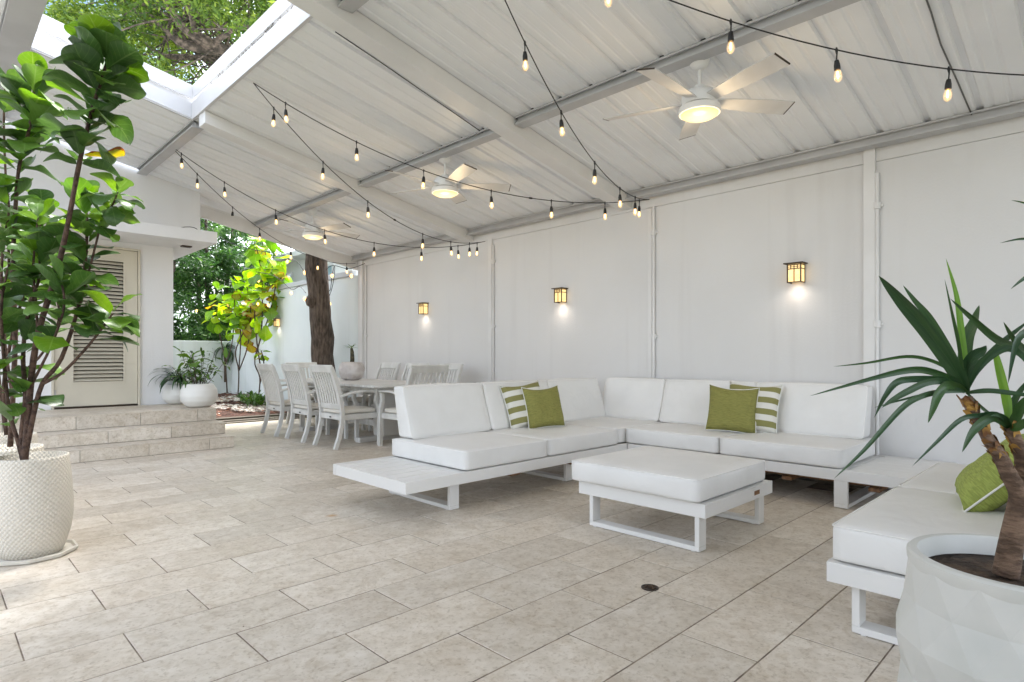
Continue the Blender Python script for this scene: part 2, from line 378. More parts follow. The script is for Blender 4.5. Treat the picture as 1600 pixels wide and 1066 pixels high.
mc_back = crown_mat('shrub_foliage', (.02,.06,.012), (.045,.12,.02), (.10,.20,.03), .35)

# ------------------------------------------------------------------ ground and floor
TX, TY = .6174, .30595
def row_y(k): return 1.2054 + TY * k
def row_x(k): return (.561 if k % 2 == 0 else .877)
g = MB().add([(-300,-300,-.06),(300,-300,-.06),(300,300,-.06),(-300,300,-.06)], [(0,1,2,3)]).obj('ground', m_ground, fix=False); struct(g)
fl = MB().box((-3.2,-3.5,-.05), (5.66,10.02,-.0018)).obj('floor', m_grout); struct(fl)
def tile_mesh(w_=TX-.0048, d_=TY-.0052, h_=.009, b_=.0018):
    x, y = w_/2, d_/2
    vs = [(-x,-y,-h_),(x,-y,-h_),(x,y,-h_),(-x,y,-h_),(-x,-y,-b_),(x,-y,-b_),(x,y,-b_),(-x,y,-b_),(-x+b_,-y+b_,0),(x-b_,-y+b_,0),(x-b_,y-b_,0),(-x+b_,y-b_,0)]
    return MB().add(vs, [(0,1,5,4),(1,2,6,5),(2,3,7,6),(3,0,4,7),(4,5,9,8),(5,6,10,9),(6,7,11,10),(7,4,8,11),(8,9,10,11)])
me_tile = tile_mesh().mesh('tile', m_tile, fix=False)
spots = []
for k in range(-15, 29):
    yc = row_y(k) + TY/2
    for i in range(-7, 9):
        xc = row_x(k) + TX*(i + .5)
        if xc + TX/2 > 5.67: continue
        if yc > 7.6 and xc < 2.4: continue
        d = xc*FW.x + yc*FW.y; s = xc*RT.x + yc*RT.y
        vis = d > .7 and abs(s/d) < .95 and 557 + 935*EYE/d < 1130 and xc < 5.5 and not (xc > 3.3 and yc > 3.4 and yc < 5.9)
        spots.append((0 if vis else 1, d, xc, yc))
spots.sort()
far = MB()
for n_, (v_, d, x, y) in enumerate(spots):
    dz = random.uniform(-.0006, .0006)
    if n_ < 292 and v_ == 0:
        o = link('tile', me_tile, fl, Matrix.Translation((x, y, dz)) @ Matrix.Rotation(random.uniform(-.0012,.0012), 4, 'Z') @ Matrix.Rotation(random.uniform(-.001,.001), 4, 'X'))
    else:
        t = tile_mesh(); far.add([(a+x, b+y, c+dz) for a, b, c in t.v], t.f)
o = far.obj('tile_field', m_tile, fl, fix=False); o['kind'] = 'stuff'
# floor drain
dp = Vector((2.425, 1.54, 0)); dr = thing('floor_drain', 'small round brown floor drain let into the stone tiles', 'drain', dp)
MB().lathe([(.041,.0002),(.041,.0035),(.035,.0035),(.034,.0015),(.0,.0012)], 24, dp).obj('drain_rim', m_bronze, dr, smooth=True)
b = MB()
for k in range(16):
    a = random.uniform(0, 6.28); r_ = random.uniform(0, .026); s_ = random.uniform(.004, .008)
    b.box((-s_,-s_,-.002), (s_,s_,s_*.5), M=Matrix.Translation(dp + Vector((r_*math.cos(a), r_*math.sin(a), .003))) @ Matrix.Rotation(a*3, 4, 'Z') @ Matrix.Rotation(.4, 4, 'X'))
b.obj('debris', m_soil, dr)

gt = MB(); rgt = random.Random(9)
for k in range(60):
    x_ = rgt.uniform(.5, 4.6); y_ = rgt.uniform(.8, 6.5); s_ = rgt.uniform(.002, .006)
    gt.add([(x_-s_, y_, .0015), (x_, y_-s_*.5, .003), (x_+s_, y_, .0015), (x_, y_+s_*.6, .0035)], [(0,1,2,3)])
o = gt.obj('grit', m_soil, fl, fix=False); o['kind'] = 'stuff'
# ------------------------------------------------------------------ the long patio wall
XW = 5.65
pw = thing('patio_wall', 'long white stucco wall carrying the low side of the patio roof', 'wall', (XW, 3, 0))
MB().box((XW, -4, -.05), (XW+.2, 9.72, 2.70)).obj('wall_face', m_wall, pw)
MB().box((XW-.006, -4, 2.703), (XW+.2, 9.72, 2.95)).obj('wall_band', m_wall, pw)
def pipe_run(y, z1, r=.016, x=XW-.02, joints=(1.35, 2.45)):
    b = MB().tube([(x, y, .0), (x, y, z1)], r, 10)
    for z in joints: b.lathe([(r*1.0, -.03),(r*1.7,-.028),(r*1.7,.028),(r,.03)], 10, (x, y, z)); b.box((x-.004, y-.04, z-.008), (x+.018, y+.04, z+.008))
    b.obj('conduit', m_beam, pw, smooth=True)
pipe_run(1.405, 2.6, joints=(1.35, 2.33)); pipe_run(3.53, 2.7, joints=(1.3, 2.42)); pipe_run(6.08, 2.62, .013, joints=(1.5, 2.4)); pipe_run(9.42, 2.7, joints=(1.45,))
def post(y, z1=2.875, wd=.075, x=XW-.05):
    MB().box((x, y-wd/2, 0), (XW+.001, y+wd/2, z1)).obj('post', m_beam, pw, bevel=.004)
post(1.46, 2.83, .085, XW-.035); post(6.14, 2.72, .07, XW-.03); post(3.58, 2.68, .05, XW-.018); post(9.53, 2.8, .08, XW-.05)

# ------------------------------------------------------------------ patio roof
TAN = .2012
def rz(x): return 2.875 + (5.55 - x) * TAN
pr = thing('patio_roof', 'white ribbed metal patio roof sloping down to the long wall with a square opening', 'roof', (5.5, 3, 2.9))
SH = .96
prof = []      # (y offset, height) of one sheet with three ribs
for k in range(3):
    y0 = k*.32
    prof += [(y0, 0), (y0+.075, 0), (y0+.085, .006), (y0+.105, .006), (y0+.115, 0), (y0+.175, 0), (y0+.185, .006), (y0+.205, .006), (y0+.215, 0), (y0+.245, 0), (y0+.256, .023), (y0+.290, .023), (y0+.301, 0)]
prof += [(.950, 0), (.952, .004), (.972, .004)]
def sheet(x0, x1, y0, name='roof_sheet', ylim=None):
    b = MB(); pp = [(y, z) for y, z in prof]
    vs = []
    if ylim is not None: pp = [(min(y, ylim - y0), z) for y, z in pp if y <= ylim - y0 + .03]
    for x in (x0, x1):
        for y, z in pp: vs.append((x, y0+y, rz(x)+z+.004))
        for y, z in pp: vs.append((x, y0+y, rz(x)+z+.0065))
    n = len(pp); fs = []
    for i in range(n-1):
        fs.append((i, i+1, 2*n+i+1, 2*n+i)); fs.append((n+i, 3*n+i, 3*n+i+1, n+i+1)); fs.append((i, n+i, n+i+1, i+1)); fs.append((2*n+i, 2*n+i+1, 3*n+i+1, 3*n+i))
    fs.append((0, 2*n, 3*n, n)); fs.append((n-1, 2*n-1, 4*n-1, 3*n-1))
    return b.add(vs, fs).obj(name, m_roof, pr)
Y0 = 9.72 - 14*SH
OPX0, OPX1, OPY0, OPY1 = .70, 2.02, 4.0, 6.86
for k in range(14):
    y0 = Y0 + k*SH
    ym = y0 + SH
    sheet(5.78, 3.835, y0)
    if y0 > 8.2:
        sheet(3.835, 2.085, y0, ylim=9.9)
        sheet(2.085, -1.6, y0, ylim=9.19)
        continue
    sheet(3.835, 2.045, y0)
    if ym <= OPY0 + .5:
        sheet(2.045, -1.6, y0)
    elif y0 >= OPY1 - .5:
        sheet(2.045, -1.6, y0)
    else:
        sheet(.66, -1.6, y0)
# purlins: C-channels along the wall direction, open towards the yard
def purlin(x, y0, y1, hgt=.075, wd=.115, x_off=0, name='purlin', th=.007, mat=m_steel):
    z = rz(x) ; b = MB()
    poly = [(x, z), (x, z-.016), (x+th, z-.016), (x+th, z-th), (x+.035, z-th+.0), (x+.035, z-hgt+th), (x+th, z-hgt+th), (x+th, z-hgt+.016), (x, z-hgt+.016), (x, z-hgt), (x+wd, z-hgt), (x+wd, z-TAN*wd)]
    b.prism(poly, y0, y1, 'y'); return b.obj(name, mat, pr)
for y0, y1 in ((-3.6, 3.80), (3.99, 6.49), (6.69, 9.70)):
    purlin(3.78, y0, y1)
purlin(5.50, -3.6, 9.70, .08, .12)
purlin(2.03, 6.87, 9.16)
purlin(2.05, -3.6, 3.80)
def rib_shade(x, y0, y1):
    z = rz(x); return MB().box((x, y0, z-.001), (x+.02, y1, z+.026)).obj('rib_shade_strip', m_dark, pr)  # dark strip standing in for the shade and dirt in the rib voids
rib_shade(5.60, -3.6, 9.70); rib_shade(3.80, -3.6, 9.7)
# big rafters along the slope
def rafter(y0, y1, x0, x1, dep, name='rafter', mat=m_beam, bev=.006, lift=0):
    b = MB(); poly = [(x0, rz(x0)+lift), (x1, rz(x1)+lift), (x1, rz(x1)-dep+lift), (x0, rz(x0)-dep+lift)]
    b.prism(poly, y0, y1, 'y'); return b.obj(name, mat, pr, bevel=bev)
rafter(3.81, 3.98, -1.6, XW-.012, .13)
rafter(6.50, 6.68, 2.04, XW-.012, .13)
rafter(9.735, 9.79, 2.99, XW+.1, .17, 'gable_beam', lift=-.03)
rafter(9.735, 9.79, 2.99, XW+.1, .05, 'gable_trim', lift=.02)
def roof_pt(px, py, off=0):
    v = FW + RT*((px-800)/935) + Vector((0,0,(557-py)/935)); t_ = (2.875 + 5.55*TAN + off - EYE) / (v.z + TAN*v.x); return Vector((0,0,EYE)) + v*t_
MB().tube([roof_pt(524, 50, -.002), roof_pt(600, 101, -.004), roof_pt(700, 170, -.002), roof_pt(756, 209, -.003)], .004, 6).obj('roof_wire', m_black, pr, smooth='all')
MB().tube(smooth_path_([roof_pt(1430, -50, -.004), roof_pt(1455, 20, -.006), roof_pt(1470, 70, -.004), roof_pt(1497, 130, -.006), roof_pt(1518, 179, -.003)]), .005, 6).obj('roof_wire', M('grey_wire', (.12,.12,.12), .6), pr, smooth='all')
# frame round the opening
def fascia_x(y, x0, x1, z0, z1, th, name):   # across the slope
    b = MB(); b.prism([(x0, rz(x0)+z0), (x1, rz(x1)+z0), (x1, rz(x1)+z1), (x0, rz(x0)+z1)], y, y+th, 'y'); return b.obj(name, m_fascia, pr, bevel=.003)
def fascia_y(x, y0, y1, z0, z1, th, name):
    z = rz(x); b = MB().box((x, y0, z+z0), (x+th, y1, z+z1)); return b.obj(name, m_fascia, pr, bevel=.003)
fascia_x(OPY1-.01, OPX0, OPX1+.02, -.012, .165, .03, 'opening_fascia')
fascia_x(OPY1+.06, OPX0, OPX1+.08, .14, .235, .03, 'gutter_lip')
fascia_x(OPY1+.0, OPX0, OPX1+.05, .215, .36, .03, 'opening_rim')
fascia_y(OPX1, OPY0, OPY1-.012, -.012, .165, .03, 'opening_fascia')
fascia_y(OPX1+.06, OPY0, OPY1-.012, .14, .235, .03, 'gutter_lip')
fascia_y(OPX1+.01, OPY0, OPY1-.012, .215, .36, .03, 'opening_rim')
fascia_x(OPY0-.03, OPX0, OPX1, -.012, .36, .028, 'opening_fascia')
# edge beams on the yard side of the opening
purlin(.47, -3.6, 9.16, .11, .21, name='edge_beam')
rust = MB()
for k in range(26):
    p = at(498 + random.uniform(-9, 12), 36 + random.uniform(-9, 8), 4.35); p.x = min(p.x, 2.3); p.z = rz(p.x) - .012 + random.uniform(-.004, .004); s_ = random.uniform(.006, .02)
    rust.box((-s_, -s_*.4, -.0015), (s_, s_*.4, .0015), M=Matrix.Translation(p) @ Matrix.Rotation(random.uniform(0, 3), 4, 'Z'))
o = rust.obj('rust_flakes', m_brown, pr); o['kind'] = 'stuff'
lit = MB()
for k in range(150):
    t = random.gauss(.38, .2); y_ = 4.3 + 2.4*t; s_ = random.uniform(.01, .03)
    lit.box((-s_, -.0015, -.0015), (s_, .0015, .0015), M=Matrix.Translation((OPX1+.012+random.uniform(0,.03), y_, rz(2.02)+.168+random.uniform(0,.035))) @ Matrix.Rotation(random.uniform(-.6, 2.2), 4, 'Z') @ Matrix.Rotation(random.uniform(-1, 1), 4, 'Y'))
o = lit.obj('leaf_litter', m_sleeper, pr); o['kind'] = 'stuff'

yw = thing('unseen_side_wall', 'white yard wall closing the patio on the viewer\'s left', 'wall', (-1.7, -2, 0))
MB().box((-1.9, -3.59, -.05), (-1.7, 1.5, 4.1)).obj('wall_face', m_house, yw)  # out-of-view wall added to keep the yard-side purlin faces darker
# ------------------------------------------------------------------ house with steps and louvred door
HY = 9.2
hs = thing('house', 'white stucco house with a louvred door under a flat canopy', 'house', (1.5, HY, 0))
b = MB(); b.box((-6, HY, .0), (1.13, HY+.25, 2.62)); b.box((2.075, HY, 0), (2.48, HY+.25, 2.62)); b.box((1.13, HY, 2.50), (2.075, HY+.25, 2.62)); b.box((2.23, HY+.25, 0), (2.48, HY+5, 2.62))
b.obj('lower_wall', m_house, hs)
MB().box((-6, HY+.04, 2.735), (2.84, HY+5, 3.95)).obj('upper_wall', m_house, hs)
cp = MB().box((-6, 8.42, 2.585), (2.80, HY+1.6, 2.735)).obj('canopy', m_house, hs, bevel=.006)
MB().box((2.50, 8.86, 2.567), (2.62, 8.95, 2.584)).obj('canopy_light', m_bronze, cp)
b = MB(); b.tube([(2.35+.35*math.sin(k/8*math.pi/2)*1, 8.6+.25*k/8, 2.745+.07*math.sin(k/8*math.pi)) for k in range(9)], .005, 6); b.obj('cable_loop', m_black, hs, smooth=True)
# the dim room behind the door
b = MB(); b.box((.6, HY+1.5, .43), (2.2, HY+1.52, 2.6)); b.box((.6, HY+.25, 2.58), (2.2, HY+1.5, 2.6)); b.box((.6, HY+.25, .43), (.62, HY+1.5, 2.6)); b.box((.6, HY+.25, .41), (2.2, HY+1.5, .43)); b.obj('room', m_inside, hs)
door = thing('door', None, None, (1.14, HY, .43)); door.parent = hs; door.matrix_parent_inverse = parent_world(hs).inverted()
dx0, dx1, dz0, dz1 = 1.155, 2.05, .455, 2.48
b = MB(); b.box((1.13, HY-.035, .43), (1.155, HY+.09, 2.505)); b.box((2.05, HY-.035, .43), (2.076, HY+.09, 2.505)); b.box((1.155, HY-.035, 2.48), (2.05, HY+.09, 2.505)); b.obj('door_frame', m_cream, door, bevel=.003)
b = MB(); y0, y1 = HY-.012, HY+.035; lx0, lx1, lz0, lz1 = 1.33, 1.905, .74, 2.34
b.box((dx0+.004, y0, dz0), (lx0, y1, dz1-.004)); b.box((lx1, y0, dz0), (dx1-.004, y1, dz1-.004)); b.box((lx0, y0, dz0), (lx1, y1, lz0)); b.box((lx0, y0, lz1), (lx1, y1, dz1-.004))
b.obj('door_leaf', m_cream, door, bevel=.002)
b = MB()
for (a, c) in (((lx0, lz0), (lx1, lz0+.02)), ((lx0, lz1-.02), (lx1, lz1)), ((lx0, lz0+.02), (lx0+.02, lz1-.02)), ((lx1-.02, lz0+.02), (lx1, lz1-.02))):
    b.box((a[0], y0-.008, a[1]), (c[0], y0+.004, c[1]))
b.obj('louver_frame', m_cream, door)
sl_ = MB().box((-.267, -.028, -.004), (.267, .028, .004), M=Matrix.Rotation(R(35), 4, 'X')).mesh('louver_slat', m_cream)
for k in range(32):
    link('louver_slat', sl_, door, Matrix.Translation(Vector(((lx0+lx1)/2, HY+.012, lz0+.045+k*.0488)) - Vector(door.location)))
for z in (.62, 1.45, 2.3): b = MB().box((1.1645, HY-.022, z-.05), (1.175, HY-.012, z+.05)); b.tube([(1.157, HY-.022, z-.05), (1.157, HY-.022, z+.05)], .008, 6); b.obj('hinge', m_steel, door)
MB().box((1.13, HY-.03, .431), (2.076, HY+.06, .447)).obj('threshold', m_bronze, door)
# steps
st = thing('steps', 'three broad steps tiled in pale stone leading up to the louvred door', 'steps', (1, 8, 0))
fr = [(7.42, .0, .135), (7.72, .135, .275), (8.04, .275, .43)]
XR = 2.66
m_st = M('step_mortar', (.35,.32,.28), .9)
b = MB(); b.box((-6, 7.432, -.05), (XR-.012, HY+.1, .123)); b.box((-6, 7.732, .124), (XR-.012, HY+.1, .263)); b.box((-6, 8.052, .264), (XR-.012, HY+.1, .418)); b.obj('core', m_st, st)
offs = [(.06, .35), (.38, .06), (.0, .25)]
def slab(nm, a, c, par): return MB().box(a, c).obj(nm, m_tile, par, bevel=.0015, segs=1)
for (yf, z0, z1), (o1, o2) in zip(fr, offs):
    x = XR; first = True
    L_ = .22 + o1
    while x > -1.4:
        x0 = x - (L_ if first else TX); first = False
        slab('riser_tile', (x0+.0025, yf, z0+.004), (x-.0025, yf+.011, z1-.011), st); x = x0
    y = yf - .004; end = {7.42: 7.72, 7.72: 8.04, 8.04: 9.19}[yf]; row = 0
    while y < end - .02:
        y2 = min(y + (.33 if yf < 8 else TY), end - .0005); x = XR + .002; first = True
        while x > -1.4:
            x0 = x - ((o2 + (.3 if row % 2 else 0) + .1) if first else TX); first = False
            slab('tread_tile', (x0+.002, y+.001, z1-.0105), (x-.002, y2-.002, z1), st); x = x0
        y = y2; row += 1
    ys = yf + .011
    while ys < HY - .02:
        y2 = min(ys + TX, HY - .002); slab('side_tile', (XR-.0115, ys+.002, z0+.004), (XR, y2-.002, z1-.011), st); ys = y2

# ------------------------------------------------------------------ garden behind
bed = MB()
nx, ny = 14, 26
vs = [(2.75 + i*(2.9/nx), 10.62 + j*(5.3/ny), .03 + .10*min(1, j/16) + .03*noise.noise(Vector((i*.9, j*.8, 2)))) for j in range(ny+1) for i in range(nx+1)]
bed.add(vs, [(j*(nx+1)+i, j*(nx+1)+i+1, (j+1)*(nx+1)+i+1, (j+1)*(nx+1)+i) for j in range(ny) for i in range(nx)])
o = bed.obj('planting_bed', m_mulch, smooth='all', fix=False); struct(o)
def bed_z(y): return .03 + .10*min(1, (y-10.62)/3.3)
peb = MB()
ico = [(0,0,1),(.894,0,.447),(.276,.851,.447),(-.724,.526,.447),(-.724,-.526,.447),(.276,-.851,.447),(.724,.526,-.447),(-.276,.851,-.447),(-.894,0,-.447),(-.276,-.851,-.447),(.724,-.526,-.447),(0,0,-1)]
icf = [(0,1,2),(0,2,3),(0,3,4),(0,4,5),(0,5,1),(1,6,2),(2,7,3),(3,8,4),(4,9,5),(5,10,1),(2,6,7),(3,7,8),(4,8,9),(5,9,10),(1,10,6),(11,7,6),(11,8,7),(11,9,8),(11,10,9),(11,6,10)]
for k in range(3200):
    y_ = random.uniform(11.1, 14.6); x_ = random.uniform(3.2, 5.6)
    if noise.noise(Vector((x_*1.1, y_*.9, 5))) < -.12: continue
    s_ = random.uniform(.02, .05); rr = Matrix.Rotation(random.uniform(0, 6.3), 4, 'Z')
    peb.add([rr @ Vector((a*s_, b_*s_*.7, c*s_*.5)) + Vector((x_, y_, bed_z(y_)+.012+random.uniform(0, .02))) for a, b_, c in ico], icf)
o = peb.obj('pebbles', m_pebble, smooth='all', fix=False); tag(o, 'white pebbles strewn over the mulch of the planting bed', 'pebbles', kind='stuff')
lt = MB()
for k in range(1100):
    y_ = random.uniform(10.6, 15.8); x_ = random.uniform(2.8, 5.6); s_ = random.uniform(.03, .07)
    q = Matrix.Translation((x_, y_, bed_z(y_)+.03+random.uniform(0, .02))) @ Matrix.Rotation(random.uniform(0, 6.3), 4, 'Z') @ Matrix.Rotation(random.uniform(-.5, .5), 4, 'X')
    lt.add([q @ Vector(p) for p in ((-s_,0,0),(0,-s_*.4,.006),(s_,0,0),(0,s_*.4,.006))], [(0,1,2,3)])
o = lt.obj('fallen_leaves', M('dry_leaf', (.2,.075,.035), .8, col2=(.09,.035,.02), vs=8, coord='World'), fix=False); tag(o, 'dry brown leaves lying on the planting bed', 'leaves', kind='stuff')
dk = thing('timber_edging', 'weathered timber planks laid along the edge of the planting bed', 'edging', (4, 10.3, 0))
for k, (yy, zz) in enumerate(((10.04, .02), (10.21, .035), (10.40, .055))):
    x = 2.7
    while x < 5.6:
        x2 = min(x + random.uniform(1.3, 1.9), 5.62); MB().box((x+.004, yy, -.045), (x2-.004, yy+.155, zz+random.uniform(-.004,.004))).obj('plank', m_sleeper, dk, bevel=.006); x = x2
gw = thing('garden_wall', 'pale tall garden wall running on beyond the patio roof', 'wall', (XW, 13, 0))
MB().box((XW, 9.73, -.05), (XW+.2, 16.0, 2.56)).obj('wall_face', m_gwall, gw)
MB().box((XW-.05, 9.86, 2.562), (XW+.25, 16.2, 2.66)).obj('coping', m_tower, gw, bevel=.01)
bw = thing('back_wall', 'low white wall closing the far end of the garden', 'wall', (4, 16, 0))
MB().box((1.5, 16.0, -.05), (XW+.2, 16.2, 1.47)).obj('wall_face', m_gwall, bw, bevel=.01)
# neighbour's house over the wall
nb = thing('neighbour_house', 'white neighbouring house rising behind the garden wall', 'house', (9, 14, 0))
MB().box((8.2, 9.0, 0), (15, 24, 4.0)).obj('wall', m_house, nb)
MB().box((7.7, 8.6, 4.0), (15.4, 24.4, 4.16)).obj('eave', m_beam, nb, bevel=.01)
for k in range(5):
    yy = 10.2 + k*2.6; wn = MB().box((8.17, yy, 2.75), (8.2, yy+1.2, 3.7)).obj('window', m_fascia, nb); MB().box((8.155, yy+.07, 2.82), (8.169, yy+1.13, 3.63)).obj('pane', m_glass, wn)

# ------------------------------------------------------------------ foliage helpers
def fiddle_leaf(name, L=1., W=.78, droop=.25, fold=.22, wave=.05, mat=None, seed=0, nl=12, nw=6, tip=.7):
    """a fiddle-shaped leaf of unit length along +Y, face up +Z, stalk at the origin"""
    vs = []; uvs = []; rnd = random.Random(seed); ph = rnd.uniform(0, 6)
    st_ = .07
    for j in range(nl+1):
        t = 1 - (1 - j/nl)**1.7 if W > .2 else j/nl
        if W > .5:
            wd = W/2 * (math.sqrt(max(0, 1-((t-.63)/.37)**2)) if t > .63 else .34 + .66*(t/.63)**1.6)
            wd *= min(1, (t/.07)**.6) * (1 - .05*math.exp(-((t-.36)/.09)**2))
        else: wd = W/2 * math.sin(math.pi*min(1, t**.8))**.7 if 0 < t < 1 else 0
        wd = max(wd, .004 if t < .5 else 0)
        ang = -droop * t * 1.2
        yy = (math.sin(droop*t*1.4)/(droop*1.4) if abs(droop) > .01 else t); zz = -(1-math.cos(droop*t*1.4))/(droop*1.4) if abs(droop) > .01 else 0
        for i in range(nw+1):
            u = i/nw*2-1
            x = wd*u; z = zz + fold*abs(x) + wave*math.sin(t*9+ph+u*1.3)*abs(u)**2*(.3+t*.7)
            vs.append((x, st_ + yy*(1-st_), z)); uvs.append((.5+u*.5, t))
    fs = [(j*(nw+1)+i, j*(nw+1)+i+1, (j+1)*(nw+1)+i+1, (j+1)*(nw+1)+i) for j in range(nl) for i in range(nw)]
    o0 = len(vs); vs += [(-.008,0,-.004),(.008,0,-.004),(.008,st_+.03,.0),(-.008,st_+.03,.0)]; uvs += [(.5,.0)]*4; fs.append((o0,o0+1,o0+2,o0+3))
    me = bpy.data.meshes.new(name); me.from_pydata(vs, [], fs); me.materials.append(mat)
    ul = me.uv_layers.new(name='UVMap')
    for l in me.loops: ul.data[l.index].uv = uvs[l.vertex_index]
    me.polygons.foreach_set('use_smooth', [True]*len(me.polygons)); me.update(); return me
def leafset(name, mats, **k):
    return {key: [fiddle_leaf(name, mat=mt, seed=s, droop=dr_, fold=fo, wave=wv, **k) for s, (dr_, fo, wv) in enumerate([(.2,.25,.04),(.6,.12,.06),(-.25,.3,.05),(.95,.1,.08)])] for key, mt in mats.items()}
LV = leafset('leaf', dict(d=ml_dark, m=ml_mid, b=ml_bright, y=ml_yel, l=ml_lime))
LS = leafset('leaf', dict(s=ml_small, m=ml_mid, b=ml_bright), W=.34)
def place_leaf(me, parent, p, dirv, size, up=Vector((0,0,1)), roll=0):
    y = Vector(dirv).normalized(); x = y.cross(up)
    if x.length < .05: x = y.cross(Vector((1,0,0)))
    x.normalize(); z = x.cross(y)
    m = Matrix((x, y, z)).transposed().to_4x4() @ Matrix.Rotation(roll, 4, 'Y')
    m = Matrix.Translation(Vector(p) - Vector(parent.location)) @ m @ Matrix.Scale(size, 4)
    return link('leaf', me, parent, m)
def interp(path, t):
    f = t*(len(path)-1); i = min(int(f), len(path)-2); return path[i].lerp(path[i+1], f-i)
def smooth_path(pts, n=4):
    pts = [Vector(p) for p in pts]; out = []
    for i in range(len(pts)-1):
        p0 = pts[max(i-1,0)]; p1 = pts[i]; p2 = pts[i+1]; p3 = pts[min(i+2, len(pts)-1)]
        for k in range(n):
            t = k/n; out.append(.5*((2*p1) + (p2-p0)*t + (2*p0-5*p1+4*p2-p3)*t*t + (3*p1-p0-3*p2+p3)*t**3))
    out.append(pts[-1]); return out
def leafy_stem(parent, pts, r0, r1, t0, step, size, mix, rnd, lset=LV, elev=(.15, .75), name='stem', mat=m_stem, top=True, jit=.3):
    step *= 1.15; path = smooth_path(pts); n = len(path)
    r0 *= .62; r1 *= .62; b = MB(); rad = [(r0 + (r1-r0)*i/(n-1)) * (1 + .12*noise.noise(Vector((i*1.7, r0*90, 3)))) for i in range(n)]
    b.tube(path, rad, 8); b.obj(name, mat, parent, smooth='all')
    tot = sum((path[i+1]-path[i]).length for i in range(n-1)); k = 0; t = t0; ang = rnd.uniform(0, 6.28)
    while t <= 1.0:
        p = interp(path, min(t, 1)); ax = (interp(path, min(1, t+.02)) - interp(path, max(0, t-.02))).normalized()
        ang += 2.4 + rnd.uniform(-jit, jit); e = rnd.uniform(*elev)
        a = ax.cross(Vector((.3,.8,.1))).normalized(); c = ax.cross(a)
        rad_d = a*math.cos(ang) + c*math.sin(ang)
        rel = (t-t0)/max(1e-6, 1-t0)
        el = e + (.75*max(0, rel-.78)/.22 if top else 0)
        dv = rad_d*math.cos(min(el,1.35)) + ax*math.sin(min(el,1.35))
        s_ = size*rnd.uniform(.60, .98) * (1 - .25*max(0, rel-.85)/.15)
        key = rnd.choices([q[0] for q in mix(rel)], [q[1] for q in mix(rel)])[0]
        place_leaf(rnd.choice(lset[key]), parent, p, dv, s_, roll=rnd.uniform(-.4,.4)); k += 1
        t += step/tot
    return k

# ------------------------------------------------------------------ fig plants on the left
def woven_pot_mat():
    m = M('woven_cream_pot', (.56,.51,.43), .75); n = m.node_tree; N = n.nodes; L = n.links; b = N['Principled BSDF']
    uv = N.new('ShaderNodeUVMap'); mp = N.new('ShaderNodeMapping'); mp.inputs['Rotation'].default_value = (0,0,R(45)); mp.inputs['Scale'].default_value = (64,64,64); L.new(uv.outputs[0], mp.inputs[0])
    v = N.new('ShaderNodeTexVoronoi'); v.inputs['Scale'].default_value = 1; v.inputs['Randomness'].default_value = .0; L.new(mp.outputs[0], v.inputs['Vector'])
    bp = N.new('ShaderNodeBump'); bp.inputs['Strength'].default_value = 1; bp.inputs['Distance'].default_value = .008; bp.invert = True; L.new(v.outputs['Distance'], bp.inputs['Height']); L.new(bp.outputs[0], b.inputs['Normal'])
    rp = N.new('ShaderNodeValToRGB'); rp.color_ramp.elements[0].color = (.66,.61,.53,1); rp.color_ramp.elements[1].color = (.50,.46,.39,1); rp.color_ramp.elements[0].position = .35; rp.color_ramp.elements[1].position = .75
    L.new(v.outputs['Distance'], rp.inputs[0]); L.new(rp.outputs[0], b.inputs['Base Color']); return m
m_pot = woven_pot_mat(); m_potrim = M('cream_pot_rim', (.66,.63,.56), .6)
def lathe_uv(name, prof, n, mats, parent, loc, hscale, closed=False):
    b = MB().lathe(prof, n, loc); me = b.mesh(name, mats, smooth='all', fix=False); ul = me.uv_layers.new(name='UVMap')
    for p in me.polygons:
        us = []
        for li in p.loop_indices:
            vi = me.loops[li].vertex_index; k = vi % n; j = vi // n; us.append([k/n, prof[min(j, len(prof)-1)][1]*hscale, li])
        if max(u[0] for u in us) - min(u[0] for u in us) > .5:
            for u in us:
                if u[0] < .5: u[0] += 1
        for u in us: ul.data[u[2]].uv = (u[0], u[1])
    return link(name, me, parent)
def tall_pot(loc, label, r=.185, h=.54, saucer=False):
    t = thing('planter', label, 'planter', loc, 0, 'tall cream planters on the left')
    k = r/.185
    prof = [(.12*k,.006),(.135*k,.012),(.155*k,.06),(.174*k,.13),(.183*k,.2),(.185*k,.27),(.181*k,.36),(.173*k,.45),(.166*k,h-.012),(.164*k,h),(.156*k,h),(.150*k,h-.05)]
    lathe_uv('pot_body', prof, 64, m_pot, t, loc, 1/(2*math.pi*r))
    MB().lathe([(.0,h-.045),(.153*k,h-.05)], 32, loc).obj('soil', m_soil, t, fix=False)
    if saucer:
        b = MB(); n = 9; pts = []
        for i in range(n): a = 2*math.pi*i/n + .35; pts.append((loc[0]+.205*math.cos(a), loc[1]+.205*math.sin(a)))
        b.add([(x, y, .004) for x, y in pts] + [(loc[0]+(x-loc[0])*1.03, loc[1]+(y-loc[1])*1.03, .022) for x, y in pts] + [(loc[0]+(x-loc[0])*.97, loc[1]+(y-loc[1])*.97, .024) for x, y in pts] + [(loc[0]+(x-loc[0])*.93, loc[1]+(y-loc[1])*.93, .008) for x, y in pts],
              [tuple(range(n-1, -1, -1))] + [(q*n+i, q*n+(i+1) % n, (q+1)*n+(i+1) % n, (q+1)*n+i) for q in range(3) for i in range(n)] + [tuple(range(3*n, 4*n))])
        b.obj('saucer', m_potrim, t)
    return t
P1 = Vector((.43, 4.18, 0)); P2 = Vector((.37, 4.66, 0)); P3 = Vector((.42, 5.42, 0))
tall_pot(P1, 'cream woven-textured planter standing on a chipped saucer, nearest of the left row', saucer=True)
tall_pot(P2, 'cream planter just behind the nearest one, only its rim showing')
tall_pot(P3, 'farthest cream planter of the left row, by the steps')
